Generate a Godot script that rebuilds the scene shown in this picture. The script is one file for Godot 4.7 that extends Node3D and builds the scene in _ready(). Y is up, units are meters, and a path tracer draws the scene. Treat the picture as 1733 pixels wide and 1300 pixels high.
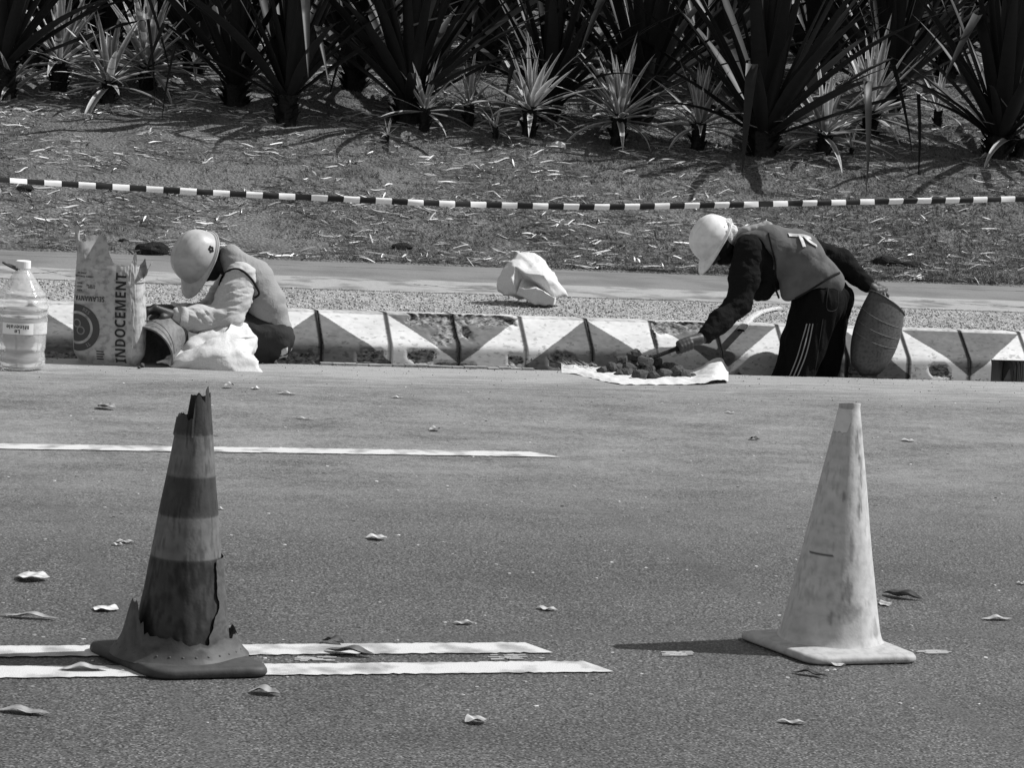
extends Node3D
# World: x runs along the road (to the right in the photograph), y up, z towards the camera side. Metres.

const FOCAL := 4400.0
const EYE := Vector3(0.0, 1.61, 0.0)
const ROLL := 3.43
const YAW := 16.8
const HORIZON := 540.0
const KERB_X := 3.028
const BLOCK := 0.3843
const PAVE := 0.216
const BANK_Z := -17.15

var axis_f: Vector3
var axis_r: Vector3
var axis_u: Vector3
var rng := RandomNumberGenerator.new()
var ground_noise := FastNoiseLite.new()
var fold_noise := FastNoiseLite.new()
var M := {}
var T := {}
var taken := {}


# ---------------------------------------------------------------- pixels of the photograph to places
func ray(x: float, y: float) -> Vector3:
	return (axis_f + axis_r * ((x - 866.5) / FOCAL) - axis_u * ((y - 650.0) / FOCAL)).normalized()


func gp(x: float, y: float, h := 0.0) -> Vector3:      # on a level surface at height h
	var d := ray(x, y)
	return EYE + d * ((h - EYE.y) / d.y)


func zp(x: float, y: float, z: float) -> Vector3:      # on a plane along the road
	var d := ray(x, y)
	return EYE + d * ((z - EYE.z) / d.z)


func bank_h(x: float, z: float) -> float:
	var t := BANK_Z - z
	if t <= 0.0:
		return PAVE
	var n := ground_noise.get_noise_2d(x * 6.0, z * 6.0) * 0.11 + ground_noise.get_noise_2d(x * 40.0, z * 40.0) * 0.035
	return PAVE - 0.006 + 0.2 * t * minf(1.0, 0.45 + t * 0.35) + n * minf(1.0, 0.05 + t * 0.35) + minf(t, 0.06) * 0.3


func bank_pt(x: float, y: float) -> Vector3:
	var d := ray(x, y)
	var t := 16.0
	while t < 60.0:
		var p := EYE + d * t
		if p.z < BANK_Z and p.y < bank_h(p.x, p.z):
			return Vector3(p.x, bank_h(p.x, p.z), p.z)
		t += 0.04
	var q := EYE + d * 30.0
	return Vector3(q.x, bank_h(q.x, q.z), q.z)


# ---------------------------------------------------------------- mesh buffer
class Shape:
	var v := PackedVector3Array()
	var uv := PackedVector2Array()
	var c := PackedColorArray()
	var ix := PackedInt32Array()
	var color := Color(1, 1, 1)

	func vert(p: Vector3, t := Vector2.ZERO) -> int:
		v.append(p)
		uv.append(t)
		c.append(color)
		return v.size() - 1

	func tri(a: int, b: int, d: int) -> void:
		ix.append(a)
		ix.append(b)
		ix.append(d)

	func face(a: Vector3, b: Vector3, d: Vector3) -> void:
		tri(vert(a), vert(b), vert(d))

	func quad(a: Vector3, b: Vector3, d: Vector3, e: Vector3) -> void:
		var i := vert(a, Vector2(0, 0))
		vert(b, Vector2(1, 0))
		vert(d, Vector2(1, 1))
		vert(e, Vector2(0, 1))
		tri(i, i + 1, i + 2)
		tri(i, i + 2, i + 3)

	# fn(u, v) -> Vector3, tint(u, v) -> Color
	func grid(nu: int, nv: int, fn: Callable, tint = null) -> void:
		var first := v.size()
		for j in nv + 1:
			for i in nu + 1:
				var a := float(i) / nu
				var b := float(j) / nv
				if tint != null:
					color = tint.call(a, b)
				vert(fn.call(a, b), Vector2(a, b))
		for j in nv:
			for i in nu:
				var k := first + j * (nu + 1) + i
				tri(k, k + 1, k + nu + 2)
				tri(k, k + nu + 2, k + nu + 1)

	func tube(pts: Array, radii: Array, sides := 8, caps := true) -> void:
		var n := pts.size()
		var first := v.size()
		var side := Vector3.ZERO
		for i in n:
			var dir: Vector3 = (pts[mini(i + 1, n - 1)] - pts[maxi(i - 1, 0)]).normalized()
			if side == Vector3.ZERO:
				side = dir.cross(Vector3.UP if absf(dir.y) < 0.9 else Vector3.RIGHT).normalized()
			else:
				side = (side - dir * side.dot(dir)).normalized()
			var other := dir.cross(side)
			for k in sides:
				var a := TAU * k / sides
				vert(pts[i] + (side * cos(a) + other * sin(a)) * radii[mini(i, radii.size() - 1)], Vector2(float(k) / sides, float(i) / n))
		for i in n - 1:
			for k in sides:
				var p := first + i * sides + k
				var q := first + i * sides + (k + 1) % sides
				tri(p, q, q + sides)
				tri(p, q + sides, p + sides)
		if caps:
			for e in [0, n - 1]:
				var m := vert(pts[e])
				for k in sides:
					tri(m, first + e * sides + k, first + e * sides + (k + 1) % sides)

	func box(lo: Vector3, hi: Vector3) -> void:
		var p := []
		for i in 8:
			p.append(Vector3(hi.x if i & 1 else lo.x, hi.y if i & 2 else lo.y, hi.z if i & 4 else lo.z))
		quad(p[0], p[1], p[3], p[2])
		quad(p[5], p[4], p[6], p[7])
		quad(p[4], p[0], p[2], p[6])
		quad(p[1], p[5], p[7], p[3])
		quad(p[2], p[3], p[7], p[6])
		quad(p[4], p[5], p[1], p[0])

	func mesh(smooth := true, colored := false, uv2 := PackedVector2Array()) -> ArrayMesh:
		var vv := v
		var tt := uv
		var cc := c
		var ii := ix
		if not smooth:
			vv = PackedVector3Array()
			tt = PackedVector2Array()
			cc = PackedColorArray()
			ii = PackedInt32Array()
			for i in ix:
				ii.append(vv.size())
				vv.append(v[i])
				tt.append(uv[i])
				cc.append(c[i])
		var weld := {}
		var to := PackedInt32Array()
		to.resize(vv.size())
		if smooth:
			for i in vv.size():
				var key := Vector3i((vv[i] * 20000.0).round())
				if not weld.has(key):
					weld[key] = i
				to[i] = weld[key]
		else:
			for i in vv.size():
				to[i] = i
		var nn := PackedVector3Array()
		nn.resize(vv.size())
		for k in range(0, ii.size(), 3):
			var a := vv[ii[k]]
			var n := (vv[ii[k + 2]] - a).cross(vv[ii[k + 1]] - a)
			for q in 3:
				nn[to[ii[k + q]]] += n
		for i in vv.size():
			nn[i] = nn[to[i]]
		for i in vv.size():
			nn[i] = nn[i].normalized() if nn[i].length_squared() > 0.0 else Vector3.UP
		var arrays := []
		arrays.resize(Mesh.ARRAY_MAX)
		arrays[Mesh.ARRAY_VERTEX] = vv
		arrays[Mesh.ARRAY_NORMAL] = nn
		arrays[Mesh.ARRAY_TEX_UV] = tt
		if uv2.size():
			arrays[Mesh.ARRAY_TEX_UV2] = uv2
		if colored:
			arrays[Mesh.ARRAY_COLOR] = cc
		arrays[Mesh.ARRAY_INDEX] = ii
		var out := ArrayMesh.new()
		out.add_surface_from_arrays(Mesh.PRIMITIVE_TRIANGLES, arrays)
		return out


# ---------------------------------------------------------------- smooth solid made of tapered capsules
class Field:
	var a := PackedVector3Array()
	var d := PackedVector3Array()
	var inv := PackedFloat32Array()
	var ra := PackedFloat32Array()
	var rd := PackedFloat32Array()
	var carve := []
	var k := 0.03
	var noise: FastNoiseLite
	var folds := []            # [amplitude, scale vector]
	var all := PackedInt32Array()

	func _init(blend := 0.03) -> void:
		k = blend

	func cap(p: Vector3, q: Vector3, r0: float, r1: float) -> void:
		a.append(p)
		d.append(q - p)
		inv.append(1.0 / maxf((q - p).length_squared(), 1e-9))
		ra.append(r0)
		rd.append(r1 - r0)
		all.append(all.size())

	func ball(p: Vector3, r: float) -> void:
		cap(p, p + Vector3(0.0001, 0, 0), r, r)

	func chain(pts: Array, radii: Array) -> void:
		for i in pts.size() - 1:
			cap(pts[i], pts[i + 1], radii[i], radii[i + 1])

	func hole(p: Vector3, q: Vector3, r: float) -> void:
		carve.append([p, q - p, 1.0 / maxf((q - p).length_squared(), 1e-9), r])

	func near(p: Vector3, reach: float) -> PackedInt32Array:
		var out := PackedInt32Array()
		for i in all:
			var t := clampf((p - a[i]).dot(d[i]) * inv[i], 0.0, 1.0)
			if (p - a[i] - d[i] * t).length() - ra[i] - rd[i] * t < reach:
				out.append(i)
		return out

	func at(p: Vector3, which: PackedInt32Array) -> float:
		var s := 1e3
		for i in which:
			var e := p - a[i]
			var t := clampf(e.dot(d[i]) * inv[i], 0.0, 1.0)
			var x := (e - d[i] * t).length() - ra[i] - rd[i] * t
			var h := k - absf(s - x)
			s = minf(s, x)
			if h > 0.0:
				s -= h * h * 0.25 / k
		for f in folds:
			if f.size() > 2:
				s += f[0] * (0.5 - 2.0 * absf(noise.get_noise_3dv(p * f[1])))     # sharp creases
			else:
				s += f[0] * noise.get_noise_3dv(p * f[1])
		for h in carve:
			var e: Vector3 = p - h[0]
			var t := clampf(e.dot(h[1]) * h[2], 0.0, 1.0)
			s = maxf(s, h[3] - (e - h[1] * t).length())
		return s

	# surface nets, visiting only blocks near the surface
	func into(out: Shape, cell: float) -> void:
		var lo := Vector3.INF
		var hi := -Vector3.INF
		for i in all:
			for p in [a[i], a[i] + d[i]]:
				var r := maxf(ra[i], ra[i] + rd[i]) + 0.03
				lo = lo.min(p - Vector3.ONE * r)
				hi = hi.max(p + Vector3.ONE * r)
		var n := 4
		var size := cell * n
		var cnt := Vector3i(((hi - lo) / size).ceil())
		var index := {}
		var cells := []
		var w := n + 1
		var val := PackedFloat32Array()
		val.resize(w * w * w)
		var every := carve
		var slack := 0.0
		for f in folds:
			slack += absf(f[0])
		for bz in cnt.z:
			for by in cnt.y:
				for bx in cnt.x:
					var o := lo + Vector3(bx, by, bz) * size
					var mid := o + Vector3.ONE * size * 0.5
					var reach := size * 0.87 + slack
					var which := near(mid, reach + k)
					if which.is_empty():
						continue
					carve = []
					for h in every:
						var hm: Vector3 = mid - h[0]
						if (hm - h[1] * clampf(hm.dot(h[1]) * h[2], 0.0, 1.0)).length() < h[3] + reach:
							carve.append(h)
					if absf(at(mid, which)) > reach:
						continue
					var q := 0
					for z in w:
						for y in w:
							for x in w:
								val[q] = at(o + Vector3(x, y, z) * cell, which)
								q += 1
					for z in n:
						for y in n:
							for x in n:
								var b := x + y * w + z * w * w
								var s0 := val[b]
								var neg := int(s0 < 0.0) + int(val[b + 1] < 0.0) + int(val[b + w] < 0.0) + int(val[b + w + 1] < 0.0)
								var b2 := b + w * w
								neg += int(val[b2] < 0.0) + int(val[b2 + 1] < 0.0) + int(val[b2 + w] < 0.0) + int(val[b2 + w + 1] < 0.0)
								if neg == 0 or neg == 8:
									continue
								var m := 0
								var sum := Vector3.ZERO
								var cross := 0
								for e in 12:
									var p0: Vector3i = EDGE[e][0]
									var p1: Vector3i = EDGE[e][1]
									var v0 := val[b + p0.x + p0.y * w + p0.z * w * w]
									var v1 := val[b + p1.x + p1.y * w + p1.z * w * w]
									if (v0 < 0.0) != (v1 < 0.0):
										cross += 1
										sum += Vector3(p0).lerp(Vector3(p1), v0 / (v0 - v1))
								if cross == 0:
									continue
								if (s0 < 0.0) != (val[b + 1] < 0.0):
									m |= 1
								if (s0 < 0.0) != (val[b + w] < 0.0):
									m |= 2
								if (s0 < 0.0) != (val[b + w * w] < 0.0):
									m |= 4
								if s0 < 0.0:
									m |= 8
								var g := Vector3i(bx * n + x, by * n + y, bz * n + z)
								index[g] = out.vert(o + (Vector3(x, y, z) + sum / cross) * cell)
								if m & 7:
									cells.append([g, m])
		carve = every
		for cm in cells:
			var g: Vector3i = cm[0]
			for axis in 3:
				if cm[1] & (1 << axis):
					var p := Vector3i.ZERO
					var q := Vector3i.ZERO
					p[(axis + 1) % 3] = 1
					q[(axis + 2) % 3] = 1
					if index.has(g - p) and index.has(g - q) and index.has(g - p - q):
						var i0: int = index[g]
						var i1: int = index[g - p]
						var i2: int = index[g - p - q]
						var i3: int = index[g - q]
						if cm[1] & 8:
							out.tri(i0, i2, i1)
							out.tri(i0, i3, i2)
						else:
							out.tri(i0, i1, i2)
							out.tri(i0, i2, i3)

	const EDGE := [
		[Vector3i(0, 0, 0), Vector3i(1, 0, 0)], [Vector3i(0, 1, 0), Vector3i(1, 1, 0)], [Vector3i(0, 0, 1), Vector3i(1, 0, 1)], [Vector3i(0, 1, 1), Vector3i(1, 1, 1)],
		[Vector3i(0, 0, 0), Vector3i(0, 1, 0)], [Vector3i(1, 0, 0), Vector3i(1, 1, 0)], [Vector3i(0, 0, 1), Vector3i(0, 1, 1)], [Vector3i(1, 0, 1), Vector3i(1, 1, 1)],
		[Vector3i(0, 0, 0), Vector3i(0, 0, 1)], [Vector3i(1, 0, 0), Vector3i(1, 0, 1)], [Vector3i(0, 1, 0), Vector3i(0, 1, 1)], [Vector3i(1, 1, 0), Vector3i(1, 1, 1)]]


func hit(f: Field, x: float, y: float, out := 0.003) -> Vector3:   # where a line of sight meets a solid
	var d := ray(x, y)
	var t := 12.0
	var best := 1e9
	var where := t
	for i in 260:
		var e := f.at(EYE + d * t, f.all)
		if e < best:
			best = e
			where = t
		if e < out or t > 17.0:
			break
		t += maxf(e - out, 0.001) * 0.8
	return EYE + d * where


# ---------------------------------------------------------------- nodes
func numbered(called: String) -> String:
	var n: int = taken.get(called, 0)
	taken[called] = n + 1
	return called if n == 0 else "%s_%03d" % [called, n]


func tag(o: Node, label: String, category: String, group := "", kind := "") -> Node:
	o.set_meta("label", label)
	o.set_meta("category", category)
	if group:
		o.set_meta("group", group)
	if kind:
		o.set_meta("kind", kind)
	return o


func thing(called: String, at: Vector3, label: String, category: String, group := "", kind := "") -> Node3D:
	var o := Node3D.new()
	o.name = numbered(called)
	o.position = at
	add_child(o)
	tag(o, label, category, group, kind)
	return o


func put(called: String, m: Mesh, mat: Material, parent: Node3D = null, at := Transform3D()) -> MeshInstance3D:
	var o := MeshInstance3D.new()
	o.name = numbered(called) if parent == null else called
	o.mesh = m
	o.material_override = mat
	o.transform = at
	if parent == null:
		add_child(o)
	else:
		parent.add_child(o, true)
	return o


# a part whose shape was laid out in world coordinates
func part(called: String, s: Shape, mat: Material, parent: Node3D, smooth := true, colored := false) -> MeshInstance3D:
	var o := put(called, s.mesh(smooth, colored), mat, parent)
	o.position = -world_of(parent)
	return o


func world_of(n: Node3D) -> Vector3:
	var p := Vector3.ZERO
	var q: Node = n
	while q is Node3D and q != self:
		p += q.position
		q = q.get_parent()
	return p


func grey(v: float) -> Color:
	return Color(v, v, v).linear_to_srgb()


func noise_tex(size: int, freq: float, stops: Array, type := FastNoiseLite.TYPE_SIMPLEX_SMOOTH, octaves := 4, ret := 1, seed_ := 1, normal := 0.0) -> NoiseTexture2D:
	var n := FastNoiseLite.new()
	n.noise_type = type
	n.seed = seed_
	n.frequency = freq
	n.fractal_type = FastNoiseLite.FRACTAL_FBM if octaves > 1 else FastNoiseLite.FRACTAL_NONE
	n.fractal_octaves = octaves
	n.cellular_return_type = ret
	n.cellular_jitter = 1.0
	var t := NoiseTexture2D.new()
	t.width = size
	t.height = size
	t.seamless = true
	t.seamless_blend_skirt = 0.08
	t.noise = n
	if normal > 0.0:
		t.as_normal_map = true
		t.bump_strength = normal
	elif stops.size():
		var g := Gradient.new()
		var off := PackedFloat32Array()
		var col := PackedColorArray()
		for s in stops:
			off.append(s[0])
			col.append(grey(s[1]))
		g.offsets = off
		g.colors = col
		t.color_ramp = g
	return t


func mat(called: String, v: float, rough: float, tex: Texture2D = null, scale := 1.0, height: Texture2D = null, relief := 0.0, world := true) -> StandardMaterial3D:
	var m := StandardMaterial3D.new()
	m.resource_name = called
	m.albedo_color = grey(v)
	m.roughness = rough
	m.metallic_specular = 0.35
	if tex:
		m.albedo_texture = tex
	if tex or height:
		m.uv1_triplanar = true
		m.uv1_world_triplanar = world
		m.uv1_scale = Vector3.ONE * scale
	if height:
		m.heightmap_enabled = true
		m.heightmap_texture = height
		m.heightmap_scale = relief
	M[called] = m
	return m


func over(m: StandardMaterial3D, tex: Texture2D, scale: float) -> void:   # a second, coarser pattern multiplied in
	m.detail_enabled = true
	m.detail_albedo = tex
	m.detail_blend_mode = BaseMaterial3D.BLEND_MODE_MUL
	m.detail_uv_layer = BaseMaterial3D.DETAIL_UV_2
	m.uv2_triplanar = true
	m.uv2_world_triplanar = true
	m.uv2_scale = Vector3.ONE * scale


func _ready() -> void:
	rng.seed = 7
	ground_noise.seed = 3
	ground_noise.frequency = 0.05
	ground_noise.fractal_octaves = 4
	fold_noise.seed = 11
	fold_noise.frequency = 1.0
	fold_noise.noise_type = FastNoiseLite.TYPE_SIMPLEX_SMOOTH
	fold_noise.fractal_type = FastNoiseLite.FRACTAL_NONE
	make_camera_and_light()
	make_materials()
	make_road()
	make_kerb()
	make_pavement()
	make_bank()
	make_plants()
	make_tape()
	make_cones()
	make_bottle()
	make_cement_bag()
	make_crouching_person()
	make_bending_person()
	make_sacks()
	make_rubble()
	make_road_litter()


# ---------------------------------------------------------------- camera, sky, sun
func make_camera_and_light() -> void:
	var th := deg_to_rad(YAW)
	var pitch := atan(HORIZON / FOCAL)
	var r := Vector3(cos(th), 0, sin(th))
	var fw := Vector3(sin(th), 0, -cos(th))
	axis_f = fw * cos(pitch) - Vector3.UP * sin(pitch)
	var u := Vector3.UP * cos(pitch) + fw * sin(pitch)
	var rl := deg_to_rad(ROLL)
	axis_r = r * cos(rl) + u * sin(rl)
	axis_u = u * cos(rl) - r * sin(rl)
	var cam := Camera3D.new()
	cam.name = "camera"
	cam.transform = Transform3D(Basis(axis_r, axis_u, -axis_f), EYE)
	cam.fov = rad_to_deg(2.0 * atan(650.0 / FOCAL))
	cam.near = 0.1
	cam.far = 400.0
	add_child(cam)
	cam.current = true

	var sky_mat := ProceduralSkyMaterial.new()
	sky_mat.sky_top_color = grey(0.3)
	sky_mat.sky_horizon_color = grey(0.5)
	sky_mat.ground_horizon_color = grey(0.12)
	sky_mat.ground_bottom_color = grey(0.08)
	sky_mat.sun_angle_max = 12.0
	var sky := Sky.new()
	sky.sky_material = sky_mat
	var env := Environment.new()
	env.background_mode = Environment.BG_SKY
	env.sky = sky
	env.tonemap_mode = Environment.TONE_MAPPER_LINEAR
	env.tonemap_exposure = 1.2
	env.sdfgi_enabled = true
	env.ssao_enabled = true
	env.ssil_enabled = true
	var we := WorldEnvironment.new()
	we.name = "environment"
	we.environment = env
	add_child(we)

	var sun := DirectionalLight3D.new()
	sun.name = "sun"
	sun.light_color = Color(1, 1, 1)
	sun.light_energy = 1.6
	sun.light_angular_distance = 0.5
	sun.shadow_enabled = true
	add_child(sun)
	sun.look_at_from_position(Vector3(0.66, 0.75, 0.03), Vector3.ZERO, Vector3.UP)


# ---------------------------------------------------------------- materials
func make_materials() -> void:
	T.grain = noise_tex(2048, 0.2, [[0.0, 0.012], [0.18, 0.045], [0.5, 0.095], [0.85, 0.14], [1.0, 0.3]], FastNoiseLite.TYPE_CELLULAR, 1, FastNoiseLite.RETURN_CELL_VALUE, 5)
	T.grain_h = noise_tex(1024, 0.2, [], FastNoiseLite.TYPE_CELLULAR, 1, FastNoiseLite.RETURN_DISTANCE, 5)
	T.blotch = noise_tex(512, 0.012, [[0.2, 0.74], [0.5, 0.92], [0.8, 1.0]], FastNoiseLite.TYPE_SIMPLEX_SMOOTH, 5, 1, 9)
	T.dirt = noise_tex(512, 0.014, [[0.0, 0.35], [0.35, 0.7], [0.5, 0.95], [1.0, 1.0]], FastNoiseLite.TYPE_SIMPLEX_SMOOTH, 5, 1, 21)
	T.fine = noise_tex(512, 0.25, [[0.0, 0.6], [0.5, 0.9], [1.0, 1.0]], FastNoiseLite.TYPE_SIMPLEX_SMOOTH, 3, 1, 31)
	T.lump = noise_tex(512, 0.05, [], FastNoiseLite.TYPE_SIMPLEX_SMOOTH, 5, 1, 41)
	T.pebble = noise_tex(1024, 0.07, [[0.0, 0.08], [0.3, 0.2], [0.7, 0.34], [1.0, 0.6]], FastNoiseLite.TYPE_CELLULAR, 1, FastNoiseLite.RETURN_CELL_VALUE, 51)
	T.pebble_h = noise_tex(1024, 0.07, [], FastNoiseLite.TYPE_CELLULAR, 1, FastNoiseLite.RETURN_DISTANCE, 51)
	T.soil = noise_tex(1024, 0.06, [[0.2, 0.035], [0.5, 0.1], [0.8, 0.21]], FastNoiseLite.TYPE_SIMPLEX_SMOOTH, 5, 1, 61)
	T.weave = noise_tex(512, 0.12, [[0.0, 0.75], [0.6, 1.0], [1.0, 1.0]], FastNoiseLite.TYPE_SIMPLEX_SMOOTH, 3, 1, 71)
	T.cloth_h = noise_tex(512, 0.01, [], FastNoiseLite.TYPE_SIMPLEX_SMOOTH, 3, 1, 81)
	T.cloth_h.noise.fractal_type = FastNoiseLite.FRACTAL_RIDGED
	T.cloth_h.noise.domain_warp_enabled = true
	T.cloth_h.noise.domain_warp_amplitude = 25.0
	T.cloth_h.noise.domain_warp_frequency = 0.01

	var m := mat("asphalt", 0.76, 0.62, T.grain, 0.5, T.grain_h, 0.2)
	m.metallic_specular = 0.5
	over(m, T.blotch, 0.21)
	m = mat("paint", 0.6, 0.7, T.fine, 1.7, T.grain_h, 0.06)
	over(m, T.dirt, 0.8)
	m = mat("worn_paint", 0.38, 0.8, T.fine, 2.3)
	m = mat("aggregate", 1.05, 0.9, T.pebble, 1.7, T.pebble_h, 0.5)
	over(m, T.blotch, 0.4)
	m = mat("concrete", 0.34, 0.9, T.fine, 0.7, T.lump, 0.3)
	over(m, T.dirt, 0.33)
	m = mat("path", 0.2, 0.9, T.fine, 0.9, T.lump, 0.2)
	over(m, T.blotch, 0.25)
	m = mat("rough_concrete", 0.6, 0.95, T.pebble, 1.6, T.lump, 1.0)
	m = mat("soil", 1.1, 0.97, T.soil, 0.7, T.lump, 2.0)
	over(m, T.dirt, 0.17)
	m = mat("plain", 1.0, 0.85)
	m.vertex_color_use_as_albedo = true
	m = mat("leaf_big", 1.0, 0.5, T.blotch, 3.0, null, 0.0, false)
	m.vertex_color_use_as_albedo = true
	m.metallic_specular = 0.32
	m = mat("leaf_small", 1.0, 0.45, T.blotch, 5.0, null, 0.0, false)
	m.vertex_color_use_as_albedo = true
	m.backlight_enabled = true
	m.backlight = grey(0.5)
	m = mat("bark", 0.03, 0.95, T.dirt, 4.0, T.lump, 1.0)
	m = mat("straw", 1.0, 0.8)
	m.vertex_color_use_as_albedo = true
	m = mat("dry_leaf", 1.0, 0.75, T.blotch, 8.0, null, 0.0, false)
	m.vertex_color_use_as_albedo = true
	m = mat("sack", 0.55, 0.75, T.weave, 1.8, T.cloth_h, 0.3)
	m = mat("rubble", 0.085, 0.95, T.dirt, 6.0, T.lump, 0.6)
	m = mat("cone_rubber", 1.0, 0.6, T.blotch, 4.0, T.lump, 0.03, false)
	m.vertex_color_use_as_albedo = true
	m = mat("skin", 0.05, 0.5, T.blotch, 9.0)
	m = mat("dark_shirt", 0.013, 0.9, T.fine, 4.0, T.cloth_h, 0.35)
	m = mat("dark_trousers", 0.008, 0.85, T.fine, 3.0, T.cloth_h, 0.3)
	m = mat("jeans", 0.04, 0.9, T.fine, 4.0, T.cloth_h, 0.25)
	m = mat("light_shirt", 0.44, 0.85, T.weave, 1.5, T.cloth_h, 0.3)
	m = mat("light_vest", 0.27, 0.8, T.weave, 3.0, T.cloth_h, 0.3)
	m = mat("dark_vest", 0.12, 0.8, T.blotch, 1.6, T.cloth_h, 0.4)
	m = mat("pale_cloth", 0.55, 0.85, T.dirt, 5.0, T.cloth_h, 0.4)
	m = mat("reflective", 0.36, 0.45)
	m = mat("trim", 0.02, 0.8)
	m = mat("stripe", 0.22, 0.8)
	m = mat("helmet_grey", 0.42, 0.38, T.blotch, 3.0)
	m = mat("helmet_white", 0.74, 0.38, T.blotch, 3.0)
	m = mat("black_rubber", 0.085, 0.35, T.dirt, 6.0)
	m = mat("bucket_rib", 0.15, 0.6, T.dirt, 6.0)
	m = mat("bucket_grey", 0.16, 0.45, T.dirt, 5.0)
	m = mat("steel", 0.12, 0.5, T.dirt, 9.0)
	m = mat("bag_paper", 0.42, 0.85, T.dirt, 3.0, T.cloth_h, 0.07)
	m = mat("ink", 0.03, 0.8)
	m = mat("cement", 0.3, 1.0, T.fine, 3.0)
	for cloth in ["dark_shirt", "dark_trousers", "jeans", "light_shirt", "light_vest", "dark_vest", "pale_cloth", "bark", "trim"]:
		M[cloth].metallic_specular = 0.14


# ---------------------------------------------------------------- road
func make_road() -> void:
	var s := Shape.new()
	s.quad(Vector3(-80, 0, -7.97), Vector3(90, 0, -7.97), Vector3(90, 0, 40), Vector3(-80, 0, 40))
	tag(put("road", s.mesh(), M.asphalt), "dark grey asphalt road running along the kerb", "road", "", "structure")

	# outer carriageway strip: streaked and dusty by the gutter, grazing brightness painted in beyond
	var dust_and_sheen := Image.create(1024, 320, false, Image.FORMAT_RGBA8)
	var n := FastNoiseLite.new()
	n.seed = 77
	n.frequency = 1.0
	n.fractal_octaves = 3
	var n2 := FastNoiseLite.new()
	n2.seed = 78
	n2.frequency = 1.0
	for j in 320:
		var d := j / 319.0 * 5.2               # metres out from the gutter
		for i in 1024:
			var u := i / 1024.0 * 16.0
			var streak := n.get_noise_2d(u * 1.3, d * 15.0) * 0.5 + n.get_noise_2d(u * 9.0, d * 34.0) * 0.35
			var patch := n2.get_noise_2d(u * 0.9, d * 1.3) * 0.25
			var cover := maxf(clampf(1.25 - d * 0.92 + patch + streak * 0.75, 0.0, 1.0), clampf(0.4 + n2.get_noise_2d(u * 2.0, d * 4.0) * 0.25 + patch * 1.2 + n.get_noise_2d(u * 60.0, d * 60.0) * 0.45, 0.0, 0.75) * clampf((5.15 - d) * 0.45, 0.0, 1.0))  # outer term is painted light: asphalt brightening at a low viewing angle
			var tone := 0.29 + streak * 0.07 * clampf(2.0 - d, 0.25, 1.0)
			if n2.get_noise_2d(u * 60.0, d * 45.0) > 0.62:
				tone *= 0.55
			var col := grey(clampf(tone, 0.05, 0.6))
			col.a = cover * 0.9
			dust_and_sheen.set_pixel(i, j, col)
	var edge := mat("dusty_sheen_asphalt", 0.69, 0.62, T.grain, 0.5, T.grain_h, 0.2)
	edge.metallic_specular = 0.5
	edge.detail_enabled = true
	edge.detail_albedo = ImageTexture.create_from_image(dust_and_sheen)
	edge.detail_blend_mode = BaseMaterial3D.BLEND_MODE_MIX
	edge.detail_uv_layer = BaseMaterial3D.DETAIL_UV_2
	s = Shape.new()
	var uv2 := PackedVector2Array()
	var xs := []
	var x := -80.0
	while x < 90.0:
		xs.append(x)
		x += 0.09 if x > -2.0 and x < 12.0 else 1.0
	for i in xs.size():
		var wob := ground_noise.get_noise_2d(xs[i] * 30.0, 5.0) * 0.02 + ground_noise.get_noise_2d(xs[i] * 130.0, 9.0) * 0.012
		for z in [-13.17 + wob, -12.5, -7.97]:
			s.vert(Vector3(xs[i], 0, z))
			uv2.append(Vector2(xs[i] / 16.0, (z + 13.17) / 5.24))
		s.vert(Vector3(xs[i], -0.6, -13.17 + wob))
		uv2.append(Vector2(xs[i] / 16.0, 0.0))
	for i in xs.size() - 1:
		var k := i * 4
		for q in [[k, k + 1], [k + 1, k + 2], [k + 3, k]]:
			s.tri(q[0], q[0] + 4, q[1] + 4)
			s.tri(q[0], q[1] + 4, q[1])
	tag(put("road_edge", s.mesh(false), edge), "pale asphalt strip, dusty by the gutter, with grazing brightness painted across the lane", "road", "", "structure")
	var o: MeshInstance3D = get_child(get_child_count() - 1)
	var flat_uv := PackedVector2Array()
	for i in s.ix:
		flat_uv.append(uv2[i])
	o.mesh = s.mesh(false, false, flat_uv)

	# thin pale mortar lip where the asphalt ends
	s = Shape.new()
	var a := gp(545, 619)
	var b := gp(905, 627)
	for i in 18:
		var p := a.lerp(b, i / 18.0)
		var q := a.lerp(b, (i + 0.96) / 18.0)
		var w := 0.028 + rng.randf() * 0.02
		s.box(Vector3(p.x, -0.05, -13.185), Vector3(q.x, 0.007 + rng.randf() * 0.008, -13.185 + w))
	tag(put("mortar_lip", s.mesh(false), M.concrete), "thin pale mortar lip along the road edge", "mortar", "", "structure")

	# painted lines
	stripe(-6.0, 3.30, 10.18, 10.31, 0.10, "far white lane line with a slanted end", 1)
	stripe(-6.0, 2.19, 6.71, 6.83, 0.05, "upper line of the white double line, the shorter one", 2)
	stripe(-6.0, 2.29, 6.483, 6.605, 0.05, "lower line of the white double line, the longer one", 3)
	for g in [[505, 1117, 540, 7], [835, 1114, 52, 8], [1125, 1108, 42, 7], [1556, 1105, 46, 5], [225, 1122, 60, 8]]:
		s = Shape.new()
		for k in 26:
			var c := gp(g[0] + rng.randf() * minf(g[2], 60.0), g[1] + (rng.randf() - 0.5) * g[3])
			var w := rng.randf_range(0.006, 0.02)
			s.box(c + Vector3(-w, 0.001, -0.004), c + Vector3(w, 0.0035 + k * 0.00004, 0.004))
		tag(put("worn_marking", s.mesh(false), M.worn_paint), "worn remnant of an old white marking on the asphalt", "road marking", "worn marking remnants", "structure")

	# gutter channel, deeper where the bending worker stands
	s = Shape.new()
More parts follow.
